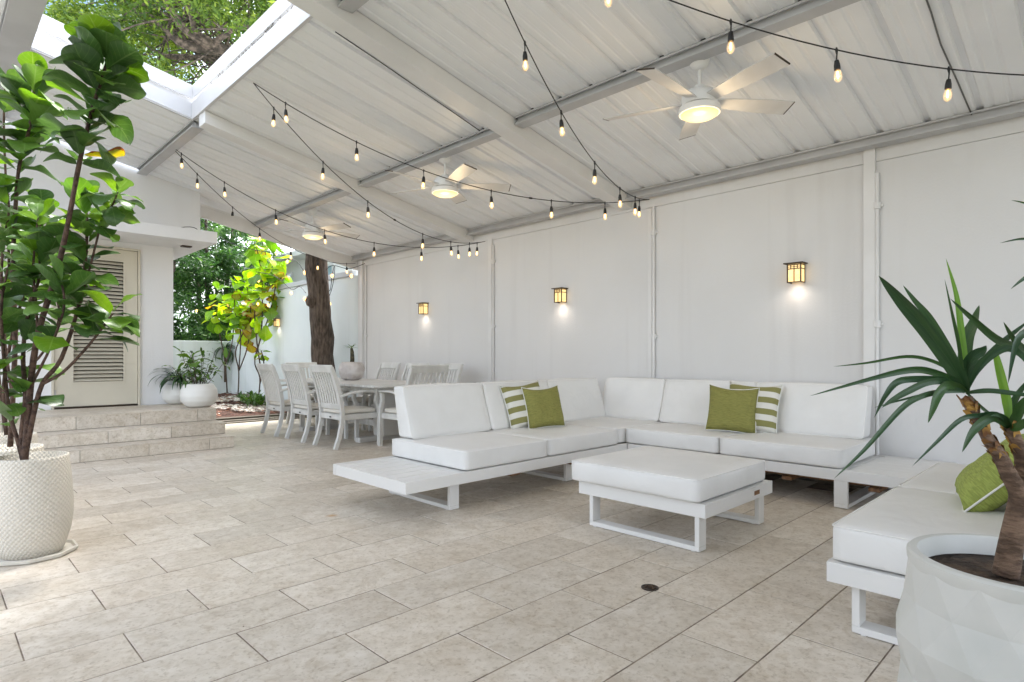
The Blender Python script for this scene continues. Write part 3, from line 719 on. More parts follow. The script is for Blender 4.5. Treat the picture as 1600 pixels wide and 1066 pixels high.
rn = random.Random(11)
def px_path(pts, d0, dd=0):
    return [at(x, y, d0 + (dz if len(q) > 2 else 0)) for q in pts for (x, y, dz) in [(q[0], q[1], q[2] if len(q) > 2 else 0)]]
fig1 = thing('fiddle_leaf_fig', 'tall fiddle leaf fig with a high leafy tip growing in the nearest left planter', 'plant', P1, 0, 'fiddle leaf figs in the left planters')
mixA = lambda r: [('d', 5 if r < .75 else 1.2), ('m', 3), ('b', .6 + 3*max(0, r-.6)), ('y', .9 if r < .25 else .05)]
mixB = lambda r: [('d', 3), ('m', 4), ('b', 1 + 2*r), ('y', .02)]
mixC = lambda r: [('d', 2), ('m', 4), ('b', 1.5), ('y', .03)]
D1 = 3.28
trunk1 = px_path([(37,722,0),(36,690),(50,640),(62,560,-.02)], D1)
leafy_stem(fig1, px_path([(37,724),(28,690),(14,640),(6,560,-.05),(2,480,-.1),(12,420,-.12)], D1), .020, .009, .3, .0279, 0.22, mixC, rn)
leafy_stem(fig1, px_path([(37,724),(34,680),(40,620),(36,560,.05),(42,500,.06),(60,440,.08),(62,400,.05)], D1), .026, .010, .3, .0279, 0.22, mixC, rn)
leafy_stem(fig1, px_path([(38,722),(42,680),(48,600),(60,520,-.03),(90,420,-.06),(108,340,-.1),(124,255,-.1),(142,180,-.12),(160,120,-.15),(172,85,-.16)], D1), .030, .012, .66, .013, 0.259, mixA, rn, elev=(.0,.95))
leafy_stem(fig1, px_path([(38,722),(50,660),(66,600),(96,560,.02),(125,470,.06),(134,400,.08),(136,350,.08),(134,315,.1)], D1), .024, .010, .55, .0167, 0.237, mixB, rn)
leafy_stem(fig1, px_path([(66,600),(98,582),(134,545,-.03),(158,515,-.05),(176,490,-.05)], D1), .015, .008, .62, 0.0136, 0.242, mixB, rn)
leafy_stem(fig1, px_path([(125,470,.06),(140,420,.05),(160,345,.05),(176,320,.03),(184,300,.02)], D1), .010, .007, .42, 0.0174, 0.187, lambda r: [('m', 3), ('b', 4), ('d', 1.5)], rn)
leafy_stem(fig1, px_path([(60,540),(56,470,.02),(52,420,.03),(56,370,.05),(60,340,.05)], D1), .012, .008, .3, 0.0186, 0.198, mixC, rn)
leafy_stem(fig1, px_path([(50,600),(80,540,-.1),(100,480,-.12),(96,440,-.1)], D1), .012, .008, .3, 0.0198, 0.209, mixC, rn)
fig2 = thing('fiddle_leaf_fig', 'fiddle leaf fig with a slim bare stem growing in the second left planter', 'plant', P2, 0, 'fiddle leaf figs in the left planters')
D2 = 3.6
leafy_stem(fig2, px_path([(16,698),(20,620),(24,520),(20,430),(24,330),(30,260),(44,210),(50,170),(54,130)], D2), .024, .011, .60, 0.0186, 0.259, mixB, rn, elev=(.05,.85))
leafy_stem(fig2, px_path([(20,620),(8,540),(2,440),(6,380),(14,330),(10,290)], D2), .016, .009, .5, 0.0248, 0.22, mixC, rn)
leafy_stem(fig2, px_path([(24,520),(50,460),(52,400),(62,360),(66,330)], D2), .014, .008, .35, 0.0211, 0.22, mixC, rn)
fig3 = thing('fiddle_leaf_fig', 'fiddle leaf fig growing in the farthest left planter behind the other two', 'plant', P3, 0, 'fiddle leaf figs in the left planters')
D3 = 4.25
leafy_stem(fig3, px_path([(10,680),(6,600),(20,520),(40,440),(30,380),(24,340)], D3), .022, .010, .4, 0.0279, 0.242, mixC, rn)
leafy_stem(fig3, px_path([(10,680),(4,640),(-4,560),(0,480),(14,420),(6,200),(10,120)], D3), .020, .010, .3, 0.0465, 0.253, mixB, rn)
leafy_stem(fig3, px_path([(6,600),(60,560),(92,500),(84,440),(90,400)], D3), .015, .010, .4, 0.0279, 0.22, mixC, rn)

# ------------------------------------------------------------------ faceted planter and yucca on the right
PC = FW*1.34 + RT*1.142
m_facet = M('faceted_white_pot', (.60,.60,.57), .6, col2=(.53,.54,.51), vs=5, bump=.08, bs=70)
fp = thing('planter', 'large white planter with diamond facets in the right foreground', 'planter', PC)
N_ = 14; RWS = 7; hh = .60; b = MB(); vs = []
for j in range(RWS+1):
    t = j/RWS; rb = .175 + .055*math.sin(math.pi*(.12 + .62*t))
    for k in range(N_):
        a = 2*math.pi*(k + .5*(j % 2))/N_; out = (.015 if j % 2 else -.002) if j not in (0, RWS) else 0
        vs.append((PC.x + (rb+ (out if True else 0))*math.cos(a), PC.y + (rb+out)*math.sin(a), .004 + hh*t))
fs = []
mid = []
for j in range(RWS):
    for k in range(N_):
        a0 = j*N_+k; a1 = j*N_+(k+1) % N_
        if j % 2 == 0: c0 = (j+1)*N_+k; c1 = (j+1)*N_+(k+1) % N_; fs += [(a0, a1, c0), (a1, c1, c0)]
        else: c0 = (j+1)*N_+k; c1 = (j+1)*N_+(k+1) % N_; fs += [(a0, c1, c0), (a0, a1, c1)]
fs.append(tuple(range(N_-1, -1, -1)))
b.add(vs, fs); b.obj('pot_body', m_facet, fp)
rt_ = .175 + .055*math.sin(math.pi*.74)
b = MB().lathe([(rt_-.006,.585),(rt_+.001,.605),(rt_+.001,.62),(rt_-.004,.625),(rt_-.020,.625),(rt_-.024,.62),(rt_-.03,.57)], 64, PC); b.f = b.f[:-2]; b.m = b.m[:-2]
b.obj('rim', m_facet, fp, smooth=True)
MB().lathe([(.0,.583),(.1,.588),(rt_-.024,.58)], 32, PC).obj('soil', m_soil, fp, fix=False, smooth='all')
yu = thing('yucca', 'yucca with long strap leaves growing in the faceted white planter', 'plant', PC)
m_ytr = M('yucca_trunk', (.21,.135,.09), .9, col2=(.09,.055,.035), vs=20, stretch=(1,1,3), bump=1, bs=60, coord='World', bdist=.01)
m_husk = M('dry_leaf_base', (.42,.24,.05), .8, col2=(.14,.06,.02), vs=16, coord='World')
DY = 1.34
def yp(pts): return [at(x, y, DY + (q[0] if q else 0)) for x, y, *q in pts]
tr1 = smooth_path(yp([(1571,900),(1580,850),(1590,800),(1592,772),(1578,745),(1562,712),(1546,690),(1530,660),(1518,640),(1511,622)]), 4)
MB().tube(tr1, [.0255 - .014*min(1, i/26) for i in range(len(tr1))], 12).obj('trunk', m_ytr, yu, smooth='all')
tr2 = smooth_path(yp([(1590,790),(1600,760,.01),(1598,720,.02),(1588,690,.02),(1578,668,.02)]), 4)
MB().tube(tr2, [.019 - .008*i/len(tr2) for i in range(len(tr2))], 10).obj('trunk', m_ytr, yu, smooth='all')
tr3 = smooth_path(yp([(1597,780),(1625,740,.03),(1650,640,.05),(1658,560,.06)]), 4)
MB().tube(tr3, .010, 10).obj('trunk', m_ytr, yu, smooth='all')
hb = MB(); rh = random.Random(4)
for path, lo, hi in ((tr1, 12, len(tr1)-2), (tr2, 5, len(tr2)-1)):
    for i in range(lo*4, hi*4, 2):
        p = interp(path, i/4/(len(path)-1)); ax = (interp(path, min(1, (i+1)/4/(len(path)-1))) - interp(path, (i-1)/4/(len(path)-1))).normalized()
        a = rh.uniform(0, 6.28); u = ax.cross(Vector((1,.2,0))).normalized(); v = ax.cross(u); rd = u*math.cos(a)+v*math.sin(a); tn = ax.cross(rd)
        l = rh.uniform(.012, .024); r_ = .0105; wd_ = .009
        hb.add([p+rd*r_-tn*wd_, p+rd*r_+tn*wd_, p+rd*(r_+.006)+ax*l*.8+tn*wd_*.7, p+rd*(r_+rh.uniform(.002,.010))+ax*l, p+rd*(r_+.006)+ax*l*.8-tn*wd_*.7], [(0,1,2,3,4)])
o = hb.obj('dry_husks', m_husk, yu, fix=False); o['kind'] = 'stuff'
def strap(pts, wpx, dtip, mat, name='leaf', tw=0., dbase=0.):
    """strap leaf through photo points base..tip, dtip metres nearer or farther at the tip"""
    wpx *= .64; n = len(pts); P = [at(x, y, DY + dbase + (dtip-dbase)*(i/(n-1))**1.3) for i, (x, y) in enumerate(pts)]
    path = smooth_path(P, 5); m_ = len(path); vs = []; uvs = []
    for i, p in enumerate(path):
        t = i/(m_-1); tg = (path[min(i+1, m_-1)] - path[max(i-1, 0)]).normalized()
        toc = (Vector((0,0,EYE)) - p).normalized(); s_ = tg.cross(toc).normalized(); nrm = s_.cross(tg).normalized()
        a = tw + .35*math.sin(t*2.5); s2 = s_*math.cos(a) + nrm*math.sin(a); n2 = nrm*math.cos(a) - s_*math.sin(a)
        wd_ = wpx*DY/935/2 * (min(1, .45 + t*2.2) * (1 - max(0, (t-.55)/.45)**1.6) + .01)
        for k, u in enumerate((-1, -.5, 0, .5, 1)):
            vs.append(p + s2*wd_*u + n2*wd_*.35*abs(u)); uvs.append((.5+u*.5, t))
    fs = [(i*5+k, i*5+k+1, (i+1)*5+k+1, (i+1)*5+k) for i in range(m_-1) for k in range(4)]
    me = bpy.data.meshes.new('leaf'); me.from_pydata(vs, [], fs); me.materials.append(mat); ul = me.uv_layers.new(name='UVMap')
    for l in me.loops: ul.data[l.index].uv = uvs[l.vertex_index]
    me.polygons.foreach_set('use_smooth', [True]*len(me.polygons)); me.update(); link(name, me, yu)
c1 = (1509, 612); S = ml_strap; Bt = ml_strapb
strap([c1,(1495,582),(1445,512),(1405,466),(1373,431)], 34, -.12, S)
strap([c1,(1494,566),(1457,502),(1430,470),(1411,446)], 16, .06, S)
strap([c1,(1494,585),(1457,564),(1416,557),(1355,567),(1302,573)], 9, .1, S)
strap([c1,(1499,599),(1457,581),(1421,578),(1360,592),(1265,619)], 17, -.05, S)
strap([c1,(1477,595),(1432,592),(1401,597),(1382,620),(1366,653)], 16, -.16, S)
strap([c1,(1480,597),(1450,597),(1418,611),(1392,626),(1378,637)], 16, -.2, S)
strap([c1,(1507,560),(1503,520),(1495,462),(1478,404)], 15, .1, Bt)
strap([c1,(1503,570),(1497,530),(1488,490),(1476,436)], 8, -.1, S)
strap([c1,(1508,570),(1512,530),(1521,505),(1530,477)], 30, .16, S)
strap([c1,(1510,580),(1520,560),(1536,548),(1541,540)], 26, -.08, S)
strap([c1,(1525,580),(1548,557),(1575,545),(1600,560),(1625,600)], 18, -.1, S)
strap([c1,(1520,582),(1545,557),(1575,528),(1612,498)], 18, .1, S)
strap([c1,(1495,604),(1478,602),(1464,617),(1456,640),(1450,661)], 24, -.1, S, tw=.3)
strap([c1,(1470,612),(1435,621),(1405,641),(1350,703),(1303,748)], 13, -.22, S)
strap([(1509,614),(1545,611),(1590,616),(1640,622)], 12, -.15, S)
strap([(1510,612),(1465,613),(1420,622),(1366,637)], 7, .14, S)
strap([(1509,612),(1528,632),(1548,648),(1566,657)], 8, .1, S)
c2 = (1577, 668)
strap([c2,(1560,648),(1530,649),(1500,656),(1463,691),(1425,729)], 12, -.12, S, dbase=.02)
strap([c2,(1556,652),(1537,657),(1518,675),(1503,707)], 24, -.1, S, dbase=.02, tw=.2)
strap([c2,(1574,630),(1568,600),(1558,560),(1552,540)], 20, .12, Bt, dbase=.02)
strap([c2,(1590,650),(1600,630),(1622,610)], 22, -.05, S, dbase=.02)
strap([c2,(1580,640),(1592,615),(1610,590)], 16, .08, S, dbase=.02)
strap([c2,(1590,668),(1612,660),(1640,690)], 20, -.1, S, dbase=.02)
strap([c2,(1572,655),(1560,648),(1548,650)], 12, -.05, S, dbase=.02)
c3 = (1658, 560)
strap([c3,(1630,555),(1600,545),(1560,531),(1519,497),(1485,467)], 20, -.1, S, dbase=.05)
strap([c3,(1635,560),(1605,548),(1585,530),(1568,503)], 18, -.05, S, dbase=.05)
strap([c3,(1655,480),(1630,420),(1600,435),(1579,452)], 12, 0, S, dbase=.05)
strap([c3,(1660,450),(1640,380),(1600,373),(1562,380)], 9, .05, S, dbase=.05)
strap([c3,(1670,430),(1640,330),(1600,317),(1580,313)], 6, .05, S, dbase=.05)
strap([c3,(1640,520),(1620,515),(1590,530),(1575,600)], 20, -.1, S, dbase=.05)

# ------------------------------------------------------------------ lounge furniture
def ustrap(parent, axis, c0, c1, p, wd=.085, th=.028, h=.197):
    """flat bar bent to a U: runs from c0 to c1 along axis, centred on p across it"""
    b = MB(); a0, a1 = p - wd/2, p + wd/2
    bx = (lambda s0, s1, z0, z1: b.box((a0, s0, z0), (a1, s1, z1))) if axis == 'y' else (lambda s0, s1, z0, z1: b.box((s0, a0, z0), (s1, a1, z1)))
    bx(c0, c0+th, .004+th, h); bx(c1-th, c1, .004+th, h); bx(c0, c1, .004, .004+th-.0005)
    for s in (c0+.03, c1-.05): bx(s, s+.02, 0, .004)
    return b.obj('leg', m_frame, parent, bevel=.002, segs=1)
def cushion(parent, x0, x1, y0, y1, z0, z1, name='seat_cushion', r=.022, puff=.006, seed=0):
    hx, hy, hz = (x1-x0)/2, (y1-y0)/2, (z1-z0)/2; c = ((x0+x1)/2, (y0+y1)/2, (z0+z1)/2)
    b = rcushion(hx-.003, hy-.003, hz, r, puff, 14, .004, seed); b.v = [(x+c[0], y+c[1], z+c[2]) for x, y, z in b.v]
    o = b.obj(name, m_vinyl, parent, smooth='all', fix=False)
    p = MB()
    for z in (hz-r*.35,):
        q = MB(); rect_tube(q, (hx-.004, hy-.004), .0032, z, cr=r); p.add([(x+c[0], y+c[1], zz+c[2]) for x, y, zz in q.v], q.f)
    p.obj('piping', m_pipe, o, smooth='all')
    return o
def back_cushion(parent, axis, a0, a1, foot, lean, z0, z1, th, sgn, seed=0):
    """wedge back cushion: runs a0..a1 along axis; front foot coordinate, leaning by lean towards sgn"""
    h = z1 - z0; ha = (a1-a0)/2 - .003
    b = rcushion(ha, th/2, h/2, .024, .010, 14, .004, seed); vs = []
    q = MB(); c_ = .024; hx, hz = ha-.002, h/2-.002
    for k_, (cx, cy, a0_) in enumerate(((hx-c_, hz-c_, 0), (-hx+c_, hz-c_, 90), (-hx+c_, -hz+c_, 180), (hx-c_, -hz+c_, 270))):
        for m_ in range(4): an = R(a0_+30*m_); q.v.append((cx+c_*math.cos(an), -th/2+.010, cy+c_*math.sin(an)))
    nb_ = len(b.v); ringp = list(q.v)
    for x, y, z in list(b.v) + ringp:
        t = (z + h/2)/h; yy = y*(1.12 - .3*t); d = foot + sgn*(th/2 + lean*t) + sgn*yy*1
        ca = (a0+a1)/2 + x
        vs.append((ca, d, z0 + h/2 + z) if axis == 'x' else (d, ca, z0 + h/2 + z))
    b.v = vs[:nb_]; o = b.obj('back_cushion', m_vinyl, parent, smooth='all')
    MB().tube(vs[nb_:] + [vs[nb_]], .0035, 6).obj('piping', m_pipe, o, smooth='all')
ZB, ZT = .197, .275
# left sofa
s1 = thing('sofa', 'white sofa arm reaching away from the wall with a slatted end table', 'sofa', (3.9, 3.68, 0), 0, 'white lounge sofas')
x0, x1, y0, y1 = 2.20, 4.64, 3.20, 4.15
b = MB(); b.box((x0, y0, ZB), (x1+.96, y0+.04, ZT)); b.box((x0, y1-.04, ZB), (x1+.96, y1, ZT)); b.box((x0, y0+.04, ZB), (x0+.04, y1-.04, ZT)); b.box((x1+.92, y0+.04, ZB), (x1+.96, y1-.04, ZT)); b.box((2.725, y0+.04, ZB), (2.765, y1-.04, ZT-.01)); b.obj('frame', m_frame, s1, bevel=.003)
MB().box((2.77, y0+.045, ZT-.035), (x1+.915, y1-.045, ZT-.008)).obj('platform', m_frame, s1)
for k in range(7):
    wd_ = (y1-y0-.08)/7; MB().box((x0+.043, y0+.04+k*wd_+.006, ZT-.022), (2.722, y0+.04+(k+1)*wd_-.006, ZT-.001)).obj('slat', m_frame, s1, bevel=.002, segs=1)
for xx in (3.2, 3.9, 4.5): MB().box((xx, y0+.05, ZB-.028), (xx+.09, y1-.05, ZB-.001)).obj('support_board', m_brown, s1)
ustrap(s1, 'y', 3.29, 4.06, 2.675); ustrap(s1, 'y', 3.35, 4.06, 4.0)
for k, (a, c) in enumerate(((2.70, 3.57), (3.575, 4.53), (4.56, 5.54))): cushion(s1, a, c, 3.20 if k < 2 else 3.235, 4.14, ZT+.002, .42, seed=k)
for k, (a, c) in enumerate(((2.76, 3.62), (3.625, 4.50), (4.505, 5.33))): back_cushion(s1, 'x', a, c, 3.93, .11, .425, .84, .18, 1, seed=10+k)
# wall sofa
s2 = thing('sofa', 'long white sofa against the wall with a plain end table on its right', 'sofa', (5.1, 2.1, 0), 0, 'white lounge sofas')
x0, x1, y0, y1 = 4.65, 5.60, .86, 3.19
b = MB(); b.box((x0, y0, ZB), (x0+.04, y1, ZT)); b.box((x1-.04, y0, ZB), (x1, y1, ZT)); b.box((x0+.04, y0, ZB), (x1-.04, y0+.04, ZT)); b.box((x0+.04, y1-.04, ZB), (x1-.04, y1, ZT)); b.box((x0+.04, 1.33, ZB), (x1-.04, 1.37, ZT-.01)); b.obj('frame', m_frame, s2, bevel=.003)
MB().box((x0+.045, 1.375, ZT-.035), (x1-.045, y1-.045, ZT-.008)).obj('platform', m_frame, s2)
for k in range(7):
    wd_ = (x1-x0-.08)/7; MB().box((x0+.04+k*wd_+.002, y0+.043, ZT-.02), (x0+.04+(k+1)*wd_-.002, 1.328, ZT-.001)).obj('slat', m_frame, s2, bevel=.002, segs=1)
for xx in (4.75, 4.98, 5.3): MB().box((xx, y0+.28, ZB-.030), (xx+.09, y1-.1, ZB-.001)).obj('support_board', m_brown, s2)
for yy in (1.16, 1.75, 2.35): MB().box((x0+.06, yy, ZB-.058), (x1-.05, yy+.07, ZB-.031)).obj('support_board', m_brown, s2)
ustrap(s2, 'x', 4.655, 5.5, 1.39, .09); ustrap(s2, 'x', 4.70, 5.5, 2.9, .09)
for k, (a, c) in enumerate(((1.385, 2.305), (2.315, 3.225))): cushion(s2, 4.65, 5.54, a, c, ZT+.002, .42, seed=20+k)
for k, (a, c) in enumerate(((1.42, 2.33), (2.335, 3.27), (3.275, 4.02))): back_cushion(s2, 'y', a, c, 5.31, .11, .425, .845, .18, 1, seed=30+k)
# right sofa
s3 = thing('sofa', 'white armless sofa at the right edge behind the faceted planter', 'sofa', (3.5, .35, 0), 0, 'white lounge sofas')
x0, x1, y0, y1 = 2.54, 4.56, -.15, .81
b = MB(); b.box((x0, y0, ZB), (x0+.04, y1, ZT)); b.box((x1-.04, y0, ZB), (x1, y1, ZT)); b.box((x0+.04, y0, ZB), (x1-.04, y0+.04, ZT)); b.box((x0+.04, y1-.04, ZB), (x1-.04, y1, ZT)); b.obj('frame', m_frame, s3, bevel=.003)
MB().box((x0+.045, y0+.045, ZT-.035), (x1-.045, y1-.045, ZT-.008)).obj('platform', m_frame, s3)
ustrap(s3, 'y', -.05, .735, 2.635); ustrap(s3, 'y', -.05, .735, 4.4)
for k, (a, c) in enumerate(((2.545, 3.56), (3.565, 4.55))): cushion(s3, a, c, -.1, .80, ZT+.003, .425, seed=40+k)
for k, (a, c) in enumerate(((2.60, 3.58), (3.585, 4.5))): back_cushion(s3, 'x', a, c, .12, .11, .43, .84, .18, -1, seed=50+k)
# ottoman
ot = thing('ottoman', 'square white cushioned ottoman in front of the sofas', 'ottoman', (3.49, 2.02, 0))
x0, x1, y0, y1 = 3.035, 3.935, 1.58, 2.46
b = MB(); b.box((x0, y0, ZB), (x0+.04, y1, ZT)); b.box((x1-.04, y0, ZB), (x1, y1, ZT)); b.box((x0+.04, y0, ZB), (x1-.04, y0+.04, ZT)); b.box((x0+.04, y1-.04, ZB), (x1-.04, y1, ZT)); b.obj('frame', m_frame, ot, bevel=.003)
MB().box((x0+.045, y0+.045, ZT-.035), (x1-.045, y1-.045, ZT-.008)).obj('platform', m_frame, ot)
ustrap(ot, 'y', 1.62, 2.38, 3.083, .08); ustrap(ot, 'y', 1.62, 2.38, 3.86, .08)
cushion(ot, 2.99, 3.90, 1.60, 2.50, ZT+.003, .415, seed=60, puff=.012)
b = MB().box((3.66, 1.5785, .224), (3.735, 1.5798, .250)); pl = b.obj('badge', m_brown, ot)

# throw pillows
def stripe_mat():
    m = M('green_white_stripe', (.2,.2,.05), .85, bump=.3, bs=200, bdist=.001); n = m.node_tree; N = n.nodes; L = n.links; b = N['Principled BSDF']
    tc = N.new('ShaderNodeTexCoord'); sp = N.new('ShaderNodeSeparateXYZ'); L.new(tc.outputs['Object'], sp.inputs[0])
    a = N.new('ShaderNodeMath'); a.operation = 'MULTIPLY'; a.inputs[1].default_value = 9.6; L.new(sp.outputs[2], a.inputs[0])
    a0 = N.new('ShaderNodeMath'); a0.operation = 'ADD'; a0.inputs[1].default_value = 10.1; L.new(a.outputs[0], a0.inputs[0])
    f = N.new('ShaderNodeMath'); f.operation = 'FRACT'; L.new(a0.outputs[0], f.inputs[0]); g_ = N.new('ShaderNodeMath'); g_.operation = 'GREATER_THAN'; g_.inputs[1].default_value = .5; L.new(f.outputs[0], g_.inputs[0])
    mx = N.new('ShaderNodeMix'); mx.data_type = 'RGBA'; L.new(g_.outputs[0], mx.inputs[0]); mx.inputs[6].default_value = (.68,.665,.61,1); mx.inputs[7].default_value = (.23,.22,.075,1); L.new(mx.outputs[2], b.inputs['Base Color']); return m
m_stripe = stripe_mat()
def pillow(label, loc, rz_, tilt, size=.42, th=.15, mat=m_green, seed=0, roll=0, group='throw pillows on the sofas'):
    """square pillow: front faces local -Y, bottom edge at loc, leaning back by tilt"""
    n = 16; vs = []; fs = []; h = size/2
    def P(i, j, s):
        u = i/n*2-1; v = j/n*2-1; e = (1-u**4)*(1-v**4)
        pin = 1 - .07*(1-v*v)*abs(u)**3; pin2 = 1 - .07*(1-u*u)*abs(v)**3
        t = th/2*e**.55*(1 + .12*noise.noise(Vector((u*2.2+seed, v*2.2, s*2)))) + .006*noise.noise(Vector((u*6, v*6+seed, s)))*e
        sag = -.02*(1-u*u)*(v > 0)*v
        return Vector((u*h*pin, s*t, v*h*pin2 + sag + h*.97))
    for s in (-1, 1):
        o = len(vs)
        for j in range(n+1):
            for i in range(n+1): vs.append(P(i, j, s))
        for j in range(n):
            for i in range(n):
                f = (o+j*(n+1)+i, o+j*(n+1)+i+1, o+(j+1)*(n+1)+i+1, o+(j+1)*(n+1)+i); fs.append(f if s < 0 else f[::-1])
    me = MB().add(vs, fs).mesh('pillow', mat, smooth='all', fix=False)
    bm = bmesh.new(); bm.from_mesh(me); bmesh.ops.remove_doubles(bm, verts=bm.verts, dist=.0008); bm.to_mesh(me); bm.free(); me.polygons.foreach_set('use_smooth', [True]*len(me.polygons))
    o = bpy.data.objects.new('throw_pillow', me); C.objects.link(o)
    o.matrix_basis = Matrix.Translation(loc) @ Matrix.Rotation(rz_, 4, 'Z') @ Matrix.Rotation(-tilt, 4, 'X') @ Matrix.Rotation(roll, 4, 'Y')
    tag(o, label, 'pillow', group)
    ring = [P(i, 0, 0) for i in range(n+1)] + [P(n, j, 0) for j in range(1, n+1)] + [P(i, n, 0) for i in range(n-1, -1, -1)] + [P(0, j, 0) for j in range(n-1, -1, -1)]
    q = MB().tube(ring, .0045, 6); link('piping', q.mesh('piping', m_white_fab, smooth='all'), o, Matrix.Identity(4))
    return o
# rz_ = heading of the pillow's local X axis; its front (-Y) faces the camera side
pillow('green and white striped pillow behind the plain green one on the left sofa', (4.03, 3.83, .43), R(-14), R(20), .44, .15, m_stripe, 1, R(-6))
pillow('plain green pillow with pale piping leaning on a striped one on the left sofa', (4.13, 3.72, .425), R(-16), R(17), .40, .15, m_green, 2, R(-2))
pillow('striped green and white pillow behind a plain one on the sofa by the wall', (5.15, 2.27, .43), R(-78), R(20), .45, .15, m_stripe, 3, R(3))
pillow('plain green pillow in front of a striped one on the sofa by the wall', (5.02, 2.38, .425), R(-66), R(17), .42, .15, m_green, 4, R(4))
pillow('lime green pillow with white piping lying back on the right-hand sofa', (3.33, .50, .43), R(-168), R(45), .44, .17, m_lime, 5)
pillow('striped pillow half hidden behind the yucca trunk on the right-hand sofa', (3.09, .31, .43), R(-172), R(60), .38, .14, m_stripe, 6)
pillow('second lime green pillow behind the yucca trunk on the right-hand sofa', (3.75, .22, .50), R(-175), R(30), .44, .16, m_lime, 7)

# ------------------------------------------------------------------ dining set
def lathe_leg(*a): pass
def bar(b, p, q, wx, wy):
    """square bar between two points, width wx across X, wy across the other way"""
    p = Vector(p); q = Vector(q); t = (q-p).normalized(); x = Vector((1,0,0)); x = (x - t*x.dot(t)).normalized() if abs(t.x) < .95 else Vector((0,1,0)); y = t.cross(x)
    vs = [c + x*sx*wx/2 + y*sy*wy/2 for c in (p, q) for sx, sy in ((-1,-1),(1,-1),(1,1),(-1,1))]
    b.add(vs, [(0,3,2,1),(4,5,6,7),(0,1,5,4),(1,2,6,5),(2,3,7,6),(3,0,4,7)])
def polybar(b, pts, wx, wy):
    pts = [Vector(p) for p in pts]; vs = []
    for i, p in enumerate(pts):
        t = (pts[min(i+1, len(pts)-1)] - pts[max(i-1, 0)]).normalized(); x = Vector((1,0,0)); y = t.cross(x).normalized()
        vs += [p + x*sx*wx/2 + y*sy*wy/2 for sx, sy in ((-1,-1),(1,-1),(1,1),(-1,1))]
    fs = [(0,3,2,1), tuple(len(vs)-4+k for k in range(4))] + [(i*4+k, i*4+(k+1) % 4, i*4+4+(k+1) % 4, i*4+4+k) for i in range(len(pts)-1) for k in range(4)]
    b.add(vs, fs)
CH = {}
def chair_mesh():
    A = lambda n, b, m=m_teak, bev=.003: CH.setdefault('list', []).append((n, b.mesh(n, m, bevel=bev, segs=1)))
    for sx in (-1, 1):
        b = MB(); polybar(b, [(sx*.255, -.335, 0), (sx*.255, -.285, .14), (sx*.255, -.25, .30), (sx*.255, -.245, .42), (sx*.255, -.27, .60), (sx*.255, -.325, .80), (sx*.248, -.385, .955)], .042, .048); A('rear_leg', b)
        b = MB(); polybar(b, [(sx*.268, .245, 0), (sx*.268, .245, .38), (sx*.268, .240, .46), (sx*.268, .200, .55), (sx*.268, .215, .645)], .045, .045); A('front_leg', b)
        b = MB(); polybar(b, [(sx*.272, -.28, .615), (sx*.275, -.16, .648), (sx*.28, .0, .668), (sx*.285, .16, .668), (sx*.285, .285, .655)], .06, .024); A('armrest', b)
    b = MB(); b.box((-.245, .222, .335), (.245, .248, .395)); b.box((-.265, -.255, .335), (-.240, .225, .395)); b.box((.240, -.255, .335), (.265, .225, .395)); b.box((-.235, -.262, .335), (.235, -.236, .395)); b.box((-.24, -.235, .385), (.24, .222, .40)); A('seat_frame', b)
    b = MB(); polybar(b, [(0, -.365, .895), (0, -.395, .98)], .545, .026); A('top_rail', b)
    b = MB(); polybar(b, [(0, -.247, .46), (0, -.262, .52)], .47, .024); A('lower_rail', b)
    sl2 = MB(); polybar(sl2, [(0, -.262, .515), (0, -.285, .64), (0, -.325, .78), (0, -.368, .90)], .031, .012); me = sl2.mesh('slat', m_teak)
    CH['slat'] = me
    c = rcushion(.235, .235, .028, .02, .010, 8, .002, 3); c.v = [(x, y-.01, z+.43) for x, y, z in c.v]; CH['list'].append(('seat_pad', c.mesh('seat_pad', m_seatpad, smooth='all')))
    CH['list'].append(('badge', MB().box((-.022, -.2645, .352), (.022, -.2625, .368)).mesh('badge', m_black)))
chair_mesh()
def chair(x, y, heading, label):
    t = thing('dining_chair', label, 'chair', (x, y, 0), heading - R(90), 'white slatted dining chairs')
    for n, me in CH['list']: link(n, me, t, Matrix.Identity(4))
    for k in range(8): link('slat', CH['slat'], t, Matrix.Translation(((k-3.5)*.058, 0, 0)))
    return t
for yy, lb in ((8.22, 'slatted white chair on the steps side, farthest from the sofas'), (7.42, 'slatted white chair on the steps side, the middle of three'), (6.62, 'slatted white armchair on the steps side, nearest to the sofas')):
    chair(3.74, yy, R(-2 if yy > 7 else 0), lb)
for yy, lb in ((8.05, 'white slatted chair on the wall side beside the stone planter'), (7.33, 'white slatted chair on the wall side, the middle one of three'), (6.55, 'white slatted chair on the wall side, partly behind the end chair')):
    chair(4.86, yy, R(180), lb)
chair(4.22, 6.03, R(90), 'slatted chair at the near end of the table, its back above the sofa')
chair(4.47, 9.12, R(-90), 'cream slatted chair at the far end of the table before the tree')
tb = thing('dining_table', 'long white painted dining table on pedestal legs', 'table', (4.3, 7.5, 0))
tx0, tx1, ty0, ty1 = 3.76, 4.86, 6.12, 8.86
for k in range(9):
    a = tx0 + .07 + k*(tx1-tx0-.14)/9; MB().box((a+.002, ty0+.1, .715), (a+(tx1-tx0-.14)/9-.002, ty1-.1, .74)).obj('table_board', m_tabletop, tb, bevel=.002, segs=1)
b = MB(); b.box((tx0, ty0, .712), (tx0+.069, ty1, .741)); b.box((tx1-.069, ty0, .712), (tx1, ty1, .741)); b.box((tx0+.07, ty0, .712), (tx1-.07, ty0+.098, .741)); b.box((tx0+.07, ty1-.098, .712), (tx1-.07, ty1, .741)); b.obj('table_border', m_tabletop, tb, bevel=.003)
